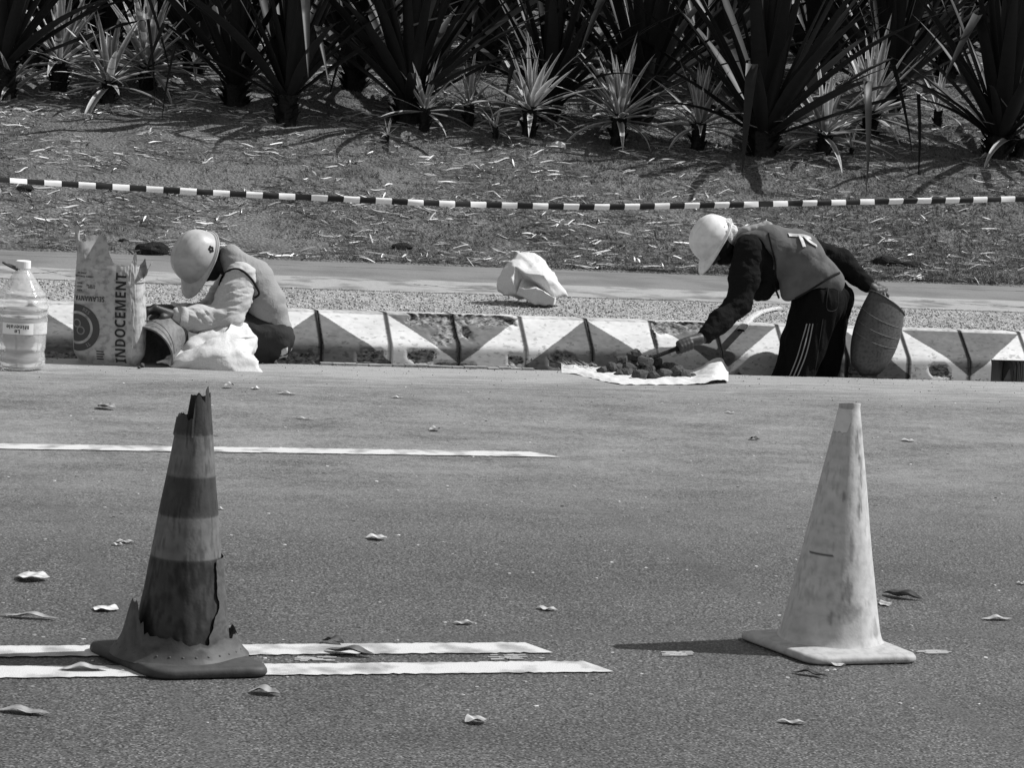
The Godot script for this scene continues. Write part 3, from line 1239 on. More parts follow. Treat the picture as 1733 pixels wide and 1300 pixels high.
# ---------------------------------------------------------------- barrier tape
func make_tape() -> void:
	var line := [[-160, 292], [0, 304], [90, 310], [170, 315], [380, 327], [600, 338], [800, 346], [1000, 350], [1200, 347.5], [1400, 343], [1733, 336.5], [1900, 333]]
	var curve := Curve3D.new()
	for q in line:
		curve.add_point(zp(q[0], q[1], -16.75))
	for i in range(1, line.size() - 1):
		var t := (curve.get_point_position(i + 1) - curve.get_point_position(i - 1)) / 6.0
		curve.set_point_in(i, -t)
		curve.set_point_out(i, t)
	var len_ := curve.get_baked_length()
	var s := Shape.new()
	var stripe_len := 0.1085
	var count := int(len_ / stripe_len)
	for k in count:
		var g := 0.82 if k % 2 == 0 else 0.02
		s.color = Color(g, g, g)
		var first := s.v.size()
		for e in 4:
			var d := (k + e / 3.0) * stripe_len
			var p := curve.sample_baked(d)
			var tw := 0.25 + 0.9 * ground_noise.get_noise_2d(d * 14.0, 70.0) + 0.5 * smoothstep(2.6, 1.2, d)
			var up := Vector3(0, cos(tw), -sin(tw))
			var back := Vector3(0, sin(tw), cos(tw))
			var cr := 0.01 + 0.02 * ground_noise.get_noise_2d(d * 30.0, 7.0)
			s.vert(p + up * 0.02)
			s.vert(p + up * 0.012 + back * cr)
			s.vert(p - up * 0.006 + back * cr * 0.4)
			s.vert(p - up * 0.02 - back * cr * 0.5)
		for e in 3:
			for j in 3:
				var a := first + e * 4 + j
				s.tri(a, a + 4, a + 5)
				s.tri(a, a + 5, a + 1)
	var tm := mat("tape", 1.0, 0.35)
	tm.vertex_color_use_as_albedo = true
	tag(put("barrier_tape", s.mesh(true, true), tm), "black and white striped barrier tape sagging in front of the bank", "tape")
	for e in [0, line.size() - 1]:
		var p := zp(line[e][0], line[e][1], -16.75)
		var c := Shape.new()
		c.tube([Vector3(p.x, 0.2, -16.75), Vector3(p.x, p.y + 0.15, -16.75)], [0.02], 10)
		tag(put("tape_stake", c.mesh(false), M.bark), "thin wooden stake holding an end of the striped tape", "stake", "tape stakes")


# ---------------------------------------------------------------- cones
func rounded_slab(s: Shape, corners: Array, h: float, round_: float) -> void:
	var ring := []
	var mid := Vector3.ZERO
	for c in corners:
		mid += c / corners.size()
	for i in corners.size():
		var c: Vector3 = corners[i]
		var p: Vector3 = (corners[(i + corners.size() - 1) % corners.size()] - c).normalized()
		var q: Vector3 = (corners[(i + 1) % corners.size()] - c).normalized()
		for k in 7:
			var t := k / 6.0
			ring.append((c + p * round_).lerp(c, t).lerp(c.lerp(c + q * round_, t), t))
	var prof := [[0.93, 0.0], [0.985, 0.004], [1.0, h * 0.35], [0.995, h * 0.65], [0.97, h * 0.92], [0.92, h], [0.6, h + 0.006], [0.2, h + 0.01]]
	var first := s.v.size()
	var n := ring.size()
	for pr in prof:
		for p in ring:
			s.vert(mid + (p - mid) * pr[0] + Vector3.UP * pr[1])
	for j in prof.size() - 1:
		for i in n:
			var a := first + j * n + i
			var b := first + j * n + (i + 1) % n
			s.tri(a, b, b + n)
			s.tri(a, b + n, a + n)


func make_cones() -> void:
	var sn := FastNoiseLite.new()
	sn.seed = 4
	sn.frequency = 1.0
	sn.fractal_octaves = 4
	# the pale cone
	var c := gp(1402, 1096)
	var o := thing("traffic_cone", c, "pale grey unbanded rubber traffic cone with dark scuffs on a square foot", "traffic cone")
	var lift := Vector3(0.008, 0, 0)
	var s := Shape.new()
	s.grid(110, 130, func(u, v):
		var a: float = u * TAU
		var y: float = 0.02 + v * 0.69
		var r: float = lerpf(0.148, 0.0285, pow(v, 0.96)) + 0.012 * exp(-v * 40.0)
		if v > 0.985:
			r *= 1.06
		r *= 1.0 + 0.02 * sn.get_noise_3d(cos(a) * 0.8, y * 3.0, sin(a) * 0.8)
		return Vector3(cos(a) * r + lift.x * v, y + 0.006 * (sin(a) if v > 0.98 else 0.0), sin(a) * r),
		func(u, v):
			var a: float = u * TAU
			var g := 0.52
			var n1 := sn.get_noise_3d(cos(a) * 1.6, v * 4.5, sin(a) * 1.6)
			var n2 := sn.get_noise_3d(cos(a) * 7.0, v * 14.0, sin(a) * 7.0 + 3.0)
			g *= 1.0 + 0.2 * n1
			g *= 1.0 - 0.25 * smoothstep(0.1, 0.7, n2 + n1 * 0.7)
			# scuffs that show on the side of the camera: [angle, height, half width, half height]
			for k in [[1.05, 0.76, 0.2, 0.05], [1.1, 0.70, 0.16, 0.035], [1.2, 0.62, 0.14, 0.07], [1.3, 0.57, 0.12, 0.05], [1.55, 0.42, 0.12, 0.08], [1.65, 0.24, 0.2, 0.06], [2.0, 0.14, 0.07, 0.05], [1.9, 0.62, 0.1, 0.03], [1.6, 0.17, 0.3, 0.05], [0.8, 0.08, 0.14, 0.05], [0.95, 0.89, 0.5, 0.03], [1.3, 0.83, 0.3, 0.05]]:
				var d := Vector2((a - k[0]) / k[2], (v - k[1]) / k[3]).length() + n2 * 0.9
				g *= lerpf(0.55, 1.0, smoothstep(0.35, 1.05, d))
			if absf(v - 0.385) < 0.003 and a > 2.1 and a < 2.9:
				g = 0.04
			return Color(g, g, g))
	put("body", s.mesh(true, true), M.cone_rubber, o)
	s = Shape.new()
	s.color = Color(0.66, 0.66, 0.66)
	s.grid(14, 10, func(u, v):
		var a: float = lerpf(1.55 + 0.5 * (1.0 - v) + 0.12 * sn.get_noise_2d(v * 6.0, 4.0), 3.3, u)
		var t: float = lerpf(0.885 + 0.012 * sn.get_noise_2d(u * 5.0, 8.0), 0.982, v)
		var rr: float = lerpf(0.148, 0.0285, pow(t, 0.96)) + 0.0022
		return Vector3(cos(a) * rr + lift.x * t, 0.02 + t * 0.69, sin(a) * rr))
	put("film_remnant", s.mesh(true, true), M.cone_rubber, o)
	s = Shape.new()
	s.color = Color(0.4, 0.4, 0.4)
	rounded_slab(s, [gp(1244, 1080) - c, gp(1372, 1128) - c, gp(1560, 1124) - c, gp(1430, 1072) - c], 0.026, 0.05)
	put("foot", s.mesh(true, true), M.cone_rubber, o)

	# the broken, banded cone
	c = gp(303, 1119)
	var tall := 0.978
	o = thing("traffic_cone", c, "broken dark traffic cone with faded bands and a torn skirt", "traffic cone")
	s = Shape.new()
	s.grid(120, 140, func(u, v):
		var a: float = u * TAU
		var top := 0.722
		# torn tip: low on the left, a spike on the right
		var ca := cos(a)
		if ca < -0.25:
			top = 0.668
		elif absf(a - 0.75) < 0.22 or absf(a - 0.9) < 0.1:
			top = 0.752
		top = top * tall + sn.get_noise_2d(cos(a) * 1.2, sin(a) * 1.2) * 0.02
		var y: float = minf(0.03 + v * 0.725, top)
		var t: float = y / 0.75
		var r: float = lerpf(0.132, 0.031, pow(t, 0.97))
		r *= 1.0 + 0.035 * sn.get_noise_3d(cos(a) * 0.9, y * 4.0, sin(a) * 0.9 + 5.0)
		if ca < -0.25 and y > 0.6:
			r += 0.004
		return Vector3(ca * r + 0.016 * t, y, sin(a) * r),
		func(u, v):
			var a: float = u * TAU
			var y: float = 0.03 + v * 0.725
			var n1 := sn.get_noise_3d(cos(a) * 1.5, y * 5.0, sin(a) * 1.5 + 9.0)
			var n2 := sn.get_noise_3d(cos(a) * 6.0, y * 16.0, sin(a) * 6.0)
			var yy := y + n2 * 0.004
			var pale := maxf(smoothstep(0.497, 0.503, yy) * smoothstep(0.611, 0.605, yy), smoothstep(0.282, 0.288, yy) * smoothstep(0.399, 0.393, yy))
			var g := lerpf(0.055, 0.15, pale)
			g *= 1.0 + 0.35 * n1
			g *= 1.0 - 0.45 * smoothstep(0.0, 0.6, n2 + n1 * 0.8)
			if yy < 0.285:
				g *= 1.0 - 0.4 * smoothstep(-0.3, 0.2, n2 + n1)
			return Color(g, g, g))
	put("body", s.mesh(true, true), M.cone_rubber, o)
	# outer layer that still clings to the lit side
	s = Shape.new()
	s.grid(40, 40, func(u, v):
		var edge: float = 0.12 * sn.get_noise_2d(v * 7.0, 3.0) + 0.45 * smoothstep(0.55, 0.1, v)
		var a: float = lerpf(-1.5, 0.8 + edge * 0.7, u)
		var y: float = 0.045 + v * 0.24
		var r := lerpf(0.132, 0.031, pow(y / 0.75, 0.97)) + 0.006
		return Vector3(cos(a) * r + 0.016 * y / 0.75, y, sin(a) * r),
		func(u, v):
			var n1 := sn.get_noise_2d(u * 5.0, v * 6.0 + 30.0)
			var g := 0.1 * (1.0 + 0.5 * n1)
			if n1 > 0.2:
				g *= 0.6
			return Color(g, g, g))
	put("torn_layer", s.mesh(true, true), M.cone_rubber, o)
	s = Shape.new()
	s.grid(96, 24, func(u, v):
		var a: float = u * TAU
		var top := 0.085 + sn.get_noise_2d(cos(a) * 2.0 + 7.0, sin(a) * 2.0) * 0.02
		var d := absf(angle_difference(a, 2.85))
		top = maxf(top, 0.195 - d * 0.19 - (0.02 if d < 0.5 and sn.get_noise_2d(a * 11.0, 1.0) > 0.1 else 0.0))
		var y: float = 0.026 + v * (top - 0.026)
		var r: float = 0.143 + 0.042 * exp(-(y - 0.026) * 26.0) - y * 0.05
		return Vector3(cos(a) * r, y, sin(a) * r),
		func(u, v):
			var a: float = u * TAU
			var n1 := sn.get_noise_3d(cos(a) * 2.0, v * 2.0, sin(a) * 2.0 + 20.0)
			var g := 0.07 * (1.0 + 0.6 * n1)
			if a > 0.1 and a < 1.25 + n1 * 0.4 and v < 0.95:
				g *= 1.35
			return Color(g, g, g))
	put("skirt", s.mesh(true, true), M.cone_rubber, o)
	for k in 30:
		var a := TAU * k / 30.0
		var r := 0.164
		s = Shape.new()
		s.color = Color(0.08, 0.08, 0.08)
		s.grid(8, 4, func(u, v):
			var d := Vector3(cos(u * TAU) * sin(v * PI * 0.5), sin(u * TAU) * sin(v * PI * 0.5), cos(v * PI * 0.5) * 0.6) * 0.0045
			return Basis(Vector3.UP, PI / 2 - a) * d + Vector3(cos(a) * r, 0.046, sin(a) * r))
		put("rivet", s.mesh(true, true), M.cone_rubber, o)
	s = Shape.new()
	s.color = Color(0.06, 0.06, 0.06)
	rounded_slab(s, [gp(140, 1100) - c, gp(258, 1153) - c, gp(465, 1148) - c, gp(345, 1090) - c], 0.03, 0.06)
	put("foot", s.mesh(true, true), M.cone_rubber, o)


# ---------------------------------------------------------------- lettering
func lettering(txt: String, size: float, place: Callable, bold := true) -> ArrayMesh:
	var tm := TextMesh.new()
	var font := SystemFont.new()
	font.font_names = PackedStringArray(["Droid Sans"])
	font.font_weight = 700 if bold else 400
	tm.font = font
	tm.text = txt
	tm.font_size = 64
	tm.pixel_size = size / 46.0
	tm.depth = 0.0
	tm.curve_step = 1.0
	var out := ArrayMesh.new()
	for i in tm.get_surface_count():
		var arr := tm.surface_get_arrays(i)
		var vv: PackedVector3Array = arr[Mesh.ARRAY_VERTEX]
		if vv.is_empty():
			continue
		var nn := PackedVector3Array()
		for k in vv.size():
			vv[k] = place.call(Vector2(vv[k].x, vv[k].y))
			nn.append(Vector3(0, 0, 1))
		var a := []
		a.resize(Mesh.ARRAY_MAX)
		a[Mesh.ARRAY_VERTEX] = vv
		a[Mesh.ARRAY_NORMAL] = nn
		if arr[Mesh.ARRAY_INDEX] != null:
			a[Mesh.ARRAY_INDEX] = arr[Mesh.ARRAY_INDEX]
		out.add_surface_from_arrays(Mesh.PRIMITIVE_TRIANGLES, a)
	return out


# ---------------------------------------------------------------- water bottle
func make_bottle() -> void:
	var c := gp(34, 624)
	var o := thing("water_bottle", c, "big clear plastic water bottle with a handle and white label", "bottle")
	o.rotation.y = -deg_to_rad(YAW)
	var prof := [[0.02, 0.012], [0.05, 0.0], [0.1, 0.003], [0.118, 0.02], [0.122, 0.05], [0.118, 0.085], [0.123, 0.12], [0.121, 0.2], [0.121, 0.225], [0.126, 0.24], [0.124, 0.262], [0.128, 0.285], [0.126, 0.31], [0.12, 0.335], [0.114, 0.355], [0.112, 0.37], [0.098, 0.39], [0.09, 0.4], [0.066, 0.435], [0.05, 0.46], [0.034, 0.482], [0.031, 0.5]]
	var at := func(v: float) -> Vector2:
		var f := v * (prof.size() - 1)
		var i := mini(int(f), prof.size() - 2)
		var p: Array = prof[i]
		var q: Array = prof[i + 1]
		var t := f - i
		return Vector2(lerpf(p[0], q[0], t), lerpf(p[1], q[1], t))
	var glass := StandardMaterial3D.new()
	glass.resource_name = "clear_plastic"
	glass.albedo_color = Color(grey(0.75), 0.32)
	glass.transparency = BaseMaterial3D.TRANSPARENCY_ALPHA
	glass.roughness = 0.08
	var s := Shape.new()
	s.grid(48, 84, func(u, v):
		var p: Vector2 = at.call(v)
		var a: float = u * TAU
		var r := p.x
		if p.y < 0.06:
			r *= 1.0 + 0.05 * cos(a * 5.0) * (0.06 - p.y) / 0.06
		r += 0.0032 * sin(p.y * 190.0 + 1.5 * sin(a * 2.0)) * smoothstep(0.24, 0.27, p.y) * smoothstep(0.42, 0.36, p.y) - 0.004 * exp(-pow((p.y - 0.125) / 0.006, 2.0)) - 0.004 * exp(-pow((p.y - 0.09) / 0.006, 2.0))
		return Vector3(cos(a) * r, p.y, sin(a) * r))
	put("shell", s.mesh(), glass, o)
	var water := StandardMaterial3D.new()
	water.resource_name = "water"
	water.albedo_color = Color(1, 1, 1, 0.0)
	water.refraction_enabled = true
	water.refraction_scale = 0.033
	water.roughness = 0.02
	s = Shape.new()
	s.grid(40, 40, func(u, v):
		var p: Vector2 = at.call(minf(v * 1.08, 1.0) * 0.53)
		var r: float = maxf(p.x - 0.004, 0.004)
		var wy := p.y + 0.003
		if v > 0.93:
			r *= (1.0 - v) / 0.07
			wy = at.call(0.93 * 1.08 * 0.53).y + 0.003
		return Vector3(cos(u * TAU) * r, wy, sin(u * TAU) * r))
	put("water", s.mesh(), water, o)
	var white := mat("label_film", 0.6, 0.5, T.blotch, 8.0, null, 0.0, false)
	s = Shape.new()
	s.grid(48, 3, func(u, v):
		var y: float = lerpf(0.178, 0.238, v) + 0.003 * sin(u * TAU * 2.0)
		return Vector3(cos(u * TAU) * 0.1245, y, sin(u * TAU) * 0.1245))
	var film := put("label", s.mesh(), white, o)
	s = Shape.new()
	s.grid(16, 2, func(u, v):
		var a: float = PI / 2 + (u - 0.5) * 1.25 - 0.05
		return Vector3(cos(a) * 0.126, lerpf(0.18, 0.234, v), sin(a) * 0.126))
	put("label_panel", s.mesh(), mat("label_white", 0.85, 0.5), film)
	for w in [["Le", -0.02, 0.195], ["Minerale", 0.0, 0.217]]:
		var cy: float = w[2]
		var tx := lettering(w[0], 0.019, func(q: Vector2) -> Vector3:
			var a: float = PI / 2 + (-q.x) / -0.127 - 0.05
			return Vector3(cos(a) * 0.1275, cy - q.y, sin(a) * 0.1275))
		put("lettering", tx, mat("label_ink", 0.05, 0.6), film)
	s = Shape.new()
	s.tube([Vector3(0, 0.488, 0), Vector3(0, 0.491, 0), Vector3(0, 0.525, 0), Vector3(0, 0.528, 0)], [0.034, 0.036, 0.036, 0.032], 24)
	put("cap", s.mesh(false), mat("cap_white", 0.75, 0.5), o)
	s = Shape.new()
	var pts := []
	for i in 13:
		var a := PI * (0.5 + i / 12.0)
		pts.append(Vector3(cos(a) * 0.078 - 0.02, 0.483 + 0.03 * sin(i / 12.0 * PI), sin(a) * 0.03))
	s.tube(pts, [0.006], 8)
	put("handle", s.mesh(), M.black_rubber, o)


# ---------------------------------------------------------------- cement bag
func bag_r(a: float, y: float) -> Vector2:
	# rounded rectangle outline of the bag at height y, with bulge and creases
	var hw := 0.172 + 0.006 * sin(y * 9.0) - 0.02 * smoothstep(0.06, 0.0, y)
	var hd := 0.085 + 0.02 * sin(clampf(y / 0.5, 0.0, 1.0) * PI) - 0.02 * smoothstep(0.05, 0.0, y)
	if y > 0.44:
		hd *= 1.0 - 0.55 * smoothstep(0.44, 0.62, y)
	var ca := cos(a)
	var sa := sin(a)
	var e := 0.5
	var p := Vector2(hw * signf(ca) * pow(absf(ca), e), hd * signf(sa) * pow(absf(sa), e))
	var crease := fold_noise.get_noise_3d(ca * 6.0, y * 34.0 + ca * 3.0, sa * 4.0) * 0.0011 + fold_noise.get_noise_3d(ca * 9.0, y * 11.0, sa * 9.0 + 4.0) * 0.0013
	crease *= 0.5 + 0.9 * smoothstep(0.0, 0.1, p.x) * smoothstep(0.16, 0.12, p.x) + 0.8 * smoothstep(0.35, 0.5, y) - 0.3 * smoothstep(0.14, 0.165, absf(p.x))
	return p * (1.0 + crease / 0.12)


func make_cement_bag() -> void:
	var c := gp(186, 614)
	var o := thing("cement_bag", c, "upright torn paper cement bag with big vertical lettering", "cement bag")
	o.rotation.y = -deg_to_rad(YAW + 4.0)
	var lean := -0.016
	var place := func(x: float, y: float, off: float) -> Vector3:
		# front face: find the outline angle whose x is wanted
		var lo := 0.02
		var hi := PI - 0.02
		for i in 24:
			var m := (lo + hi) * 0.5
			if bag_r(m, y).x > x:
				lo = m
			else:
				hi = m
		var p := bag_r((lo + hi) * 0.5, y)
		return Vector3(p.x + lean * y / 0.5, y, p.y + off)
	var s := Shape.new()
	s.grid(220, 90, func(u, v):
		var a: float = u * TAU
		var x: float = bag_r(a, 0.4).x
		# torn upper edge, read from the photograph: [x, height]
		var line := [[-0.2, 0.68], [-0.168, 0.68], [-0.14, 0.61], [-0.118, 0.6], [-0.108, 0.615], [-0.1, 0.635], [-0.05, 0.64], [-0.02, 0.632], [-0.008, 0.6], [0.0, 0.56], [0.02, 0.515], [0.06, 0.498], [0.11, 0.495], [0.128, 0.52], [0.147, 0.57], [0.152, 0.5], [0.175, 0.485], [0.2, 0.48]]
		var top := 0.48
		for i in line.size() - 1:
			if x >= line[i][0] and x < line[i + 1][0]:
				top = lerpf(line[i][1], line[i + 1][1], (x - line[i][0]) / (line[i + 1][0] - line[i][0]))
		if sin(a) < -0.2:
			top = minf(top, 0.5) * 0.97
		top += fold_noise.get_noise_2d(a * 9.0, 5.0) * 0.006
		var y: float = minf(v * 0.715, top)
		var p := bag_r(a, y)
		var flop: float = maxf(0.0, y - 0.5)
		return Vector3(p.x + lean * y / 0.5 + flop * 0.12 * sin(a * 5.0), y, p.y + flop * 0.2 * sin(x * 40.0 + 1.0)))
	put("paper", s.mesh(), M.bag_paper, o)
	s = Shape.new()
	for i in 32:
		var a := TAU * i / 32.0
		var b := TAU * (i + 1) / 32.0
		var p := bag_r(a, 0.42) * 0.97
		var q := bag_r(b, 0.42) * 0.97
		s.face(Vector3(0, 0.45, 0), Vector3(p.x, 0.42, p.y), Vector3(q.x, 0.42, q.y))
	put("cement_fill", s.mesh(), M.cement, o)
	# a crumpled corner of the torn paper
	s = Shape.new()
	s.grid(8, 8, func(u, v):
		return Vector3(0.115 + u * 0.06 + v * 0.035, 0.455 + v * 0.06 + 0.025 * sin(u * 7.0), 0.03 + 0.03 * sin(v * 5.0 + u * 4.0) + u * 0.01))
	put("torn_flap", s.mesh(), M.bag_paper, o)
	# printing
	put("lettering", lettering("INDOCEMENT", 0.052, func(q: Vector2) -> Vector3:
		return place.call(0.078 - q.y, 0.238 + q.x * 0.95, 0.004)), M.ink, o)
	put("lettering", lettering("SELAMANYA K", 0.021, func(q: Vector2) -> Vector3:
		return place.call(-0.092 - q.x * 0.9, 0.328 - q.y * 1.2, 0.0025)), M.ink, o)
	for k in 7:
		var yy: float = [0.452, 0.436, 0.402, 0.384, 0.366, 0.392, 0.382][k]
		var xx: float = [-0.125, -0.115, -0.135, -0.135, -0.135, -0.075, -0.072][k]
		var txt: String = ["JENIS ISI", "SEMEN PORTLAND", "KUAT", "AWET", "RATA", "isi 50 kg", "bersih"][k]
		put("lettering", lettering(txt, 0.0085, func(q: Vector2) -> Vector3:
			return place.call(xx - q.x, yy - q.y, 0.0025)), M.ink, o)
	# round emblem: dark ring round a dark disc with a lighter figure
	var faded := mat("faded_ink", 0.07, 0.85)
	for ring in [[0.083, 0.118, faded], [0.0, 0.07, faded]]:
		s = Shape.new()
		s.grid(40, 3, func(u, v):
			var a: float = u * TAU
			var r: float = lerpf(ring[0], ring[1], v)
			return place.call(clampf(-0.145 + cos(a) * r, -0.166, 0.16), 0.178 + sin(a) * r, 0.0022))
		put("emblem", s.mesh(), ring[2], o)
	var pale := mat("emblem_pale", 0.2, 0.8)
	for q in [[-0.145, 0.2, 0.022], [-0.125, 0.165, 0.022]]:
		s = Shape.new()
		s.grid(24, 1, func(u, v):
			var a: float = u * TAU
			var r: float = q[2] * (0.7 + 0.3 * v)
			return place.call(clampf(q[0] + cos(a) * r, -0.166, 0.16), q[1] + sin(a) * r, 0.004))
		put("emblem_wheel", s.mesh(), pale, o)
	put("lettering", lettering("RES", 0.018, func(q: Vector2) -> Vector3:
		var a: float = 1.05 - q.x / 0.1
		return place.call(-0.145 + cos(a) * (0.1 + q.y), 0.178 + sin(a) * (0.1 + q.y), 0.004)), pale, o)
	put("lettering", lettering("TI", 0.018, func(q: Vector2) -> Vector3:
		var a: float = -0.95 - q.x / 0.1
		return place.call(-0.145 + cos(a) * (0.1 + q.y), 0.178 + sin(a) * (0.1 + q.y), 0.004)), pale, o)
	for k in 4:
		s = Shape.new()
		s.grid(4, 4, func(u, v):
			var y0: float = 0.062 - k * 0.013
			return place.call(lerpf(-0.045, [-0.008, -0.004, -0.012, -0.01][k], u), y0 + v * 0.006, 0.0025))
		put("print_mark", s.mesh(), M.ink, o)


# ---------------------------------------------------------------- people
func head_field(f: Field, c: Vector3, up: Vector3, fwd: Vector3) -> void:
	var side := up.cross(fwd).normalized()
	f.ball(c + up * 0.02, 0.086)
	f.ball(c - fwd * 0.03 + up * 0.012, 0.084)
	f.cap(c + fwd * 0.03 - up * 0.035, c + fwd * 0.05 - up * 0.085, 0.066, 0.045)
	f.ball(c + fwd * 0.07 - up * 0.102, 0.024)
	f.cap(c + fwd * 0.096 + up * 0.004, c + fwd * 0.118 - up * 0.036, 0.009, 0.015)
	for e in [-1.0, 1.0]:
		f.cap(c + fwd * 0.088 + up * 0.022 + side * 0.014 * e, c + fwd * 0.072 + up * 0.02 + side * 0.045 * e, 0.012, 0.012)
		f.ball(c + fwd * 0.078 - up * 0.03 + side * 0.036 * e, 0.02)
		f.ball(c + fwd * 0.105 - up * 0.04 + side * 0.012 * e, 0.009)
		f.cap(c - up * 0.002 + side * 0.082 * e, c - up * 0.035 + side * 0.08 * e + fwd * 0.006, 0.016, 0.011)
		f.cap(c + fwd * 0.1 - up * 0.065, c + fwd * 0.09 - up * 0.066 + side * 0.02 * e, 0.009, 0.006)
		f.cap(c + fwd * 0.097 - up * 0.078, c + fwd * 0.088 - up * 0.077 + side * 0.018 * e, 0.008, 0.005)


func hand_field(f: Field, wrist: Vector3, fingers: Array, thumb: Array, wr := 0.028) -> void:
	for q in fingers:
		f.cap(wrist, q[0], wr, 0.015)
	for i in fingers.size() - 1:
		f.cap(fingers[i][0], fingers[i + 1][0], 0.014, 0.014)
	for q in fingers:
		var r := []
		for i in q.size():
			r.append(0.0115 - 0.0012 * i)
		f.chain(q, r)
	f.chain([wrist.lerp(thumb[0], 0.3)] + thumb, [0.02, 0.016, 0.012, 0.0095])


func hard_hat(parent: Node3D, c: Vector3, up: Vector3, fwd: Vector3, m: Material) -> Node3D:
	var side := up.cross(fwd).normalized()
	var base := world_of(parent)
	var b := Basis(side, up, fwd)
	var at := Transform3D(b, c - base)
	var s := Shape.new()
	s.grid(64, 26, func(u, v):
		var a: float = u * TAU
		var e: float = v * PI * 0.5
		var rad: float = pow(cos(e), 0.75)
		var y: float = 0.148 * pow(sin(e), 0.9)
		var x: float = cos(a) * 0.118 * rad
		var z: float = sin(a) * 0.143 * rad
		# centre ridge and two side ribs
		y += 0.006 * exp(-pow(x / 0.012, 2.0)) * smoothstep(0.15, 0.5, v)
		y += 0.003 * exp(-pow((absf(x) - 0.045) / 0.006, 2.0)) * smoothstep(0.15, 0.5, v)
		return Vector3(x, y, z))
	var shell := put("hard_hat", s.mesh(), m, parent, at)
	s = Shape.new()
	s.grid(64, 6, func(u, v):
		var a: float = u * TAU
		var fr := smoothstep(0.1, 0.9, sin(a))
		var out: float = 0.013 + fr * 0.058
		var x: float = cos(a) * (0.116 + v * (0.013 - fr * 0.004))
		var z: float = sin(a) * (0.141 + v * out)
		return Vector3(x, 0.004 - v * v * (0.012 + fr * 0.02) * (1.0 - 0.4 * absf(cos(a))), z))
	put("brim", s.mesh(), m, shell)
	s = Shape.new()
	var ring := []
	for i in 49:
		var a := TAU * i / 48.0
		var fr := smoothstep(0.1, 0.9, sin(a))
		ring.append(Vector3(cos(a) * (0.129 - fr * 0.004), -0.008 - fr * 0.02 * (1.0 - 0.4 * absf(cos(a))), sin(a) * (0.154 + fr * 0.058)))
	s.tube(ring, [0.004], 6, false)
	put("rim", s.mesh(), m, shell)
	# harness band inside
	s = Shape.new()
	s.grid(40, 1, func(u, v):
		var a: float = u * TAU
		return Vector3(cos(a) * 0.1, -0.018 + v * 0.03, sin(a) * 0.118))
	put("harness", s.mesh(), M.pale_cloth, shell)
	return shell


func ribbon(s: Shape, pts: Array, width: float, n: Vector3) -> void:
	var first := s.v.size()
	for i in pts.size():
		var d: Vector3 = (pts[mini(i + 1, pts.size() - 1)] - pts[maxi(i - 1, 0)]).normalized()
		var side := d.cross(n).normalized() * width * 0.5
		s.vert(pts[i] - side)
		s.vert(pts[i] + n * 0.002)
		s.vert(pts[i] + side)
	for i in pts.size() - 1:
		for j in 2:
			var k := first + i * 3 + j
			s.tri(k, k + 3, k + 4)
			s.tri(k, k + 4, k + 1)


func solid(f: Field, cell: float) -> Shape:
	var s := Shape.new()
	f.into(s, cell)
	return s


# creases pressed into cloth along lines on its surface
func crease(f: Field, lines: Array, deep: float) -> void:
	var found := []
	for q in lines:
		var m := hit(f, (q[0] + q[2]) * 0.5, (q[1] + q[3]) * 0.5, deep * 0.35)
		found.append([hit(f, q[0], q[1], deep * 0.9), m, hit(f, q[2], q[3], deep * 0.9)])
	for q in found:
		f.hole(q[0], q[1], deep)
		f.hole(q[1], q[2], deep)


func along(f: Field, px: Array, steps: int, out := 0.003) -> Array:
	var c := Curve2D.new()
	for i in px.size():
		var t := (Vector2(px[mini(i + 1, px.size() - 1)][0], px[mini(i + 1, px.size() - 1)][1]) - Vector2(px[maxi(i - 1, 0)][0], px[maxi(i - 1, 0)][1])) / 6.0
		c.add_point(Vector2(px[i][0], px[i][1]), -t, t)
	var pts := []
	for i in steps + 1:
		var q := c.sample_baked(c.get_baked_length() * i / steps)
		pts.append(hit(f, q.x, q.y, out))
	return pts


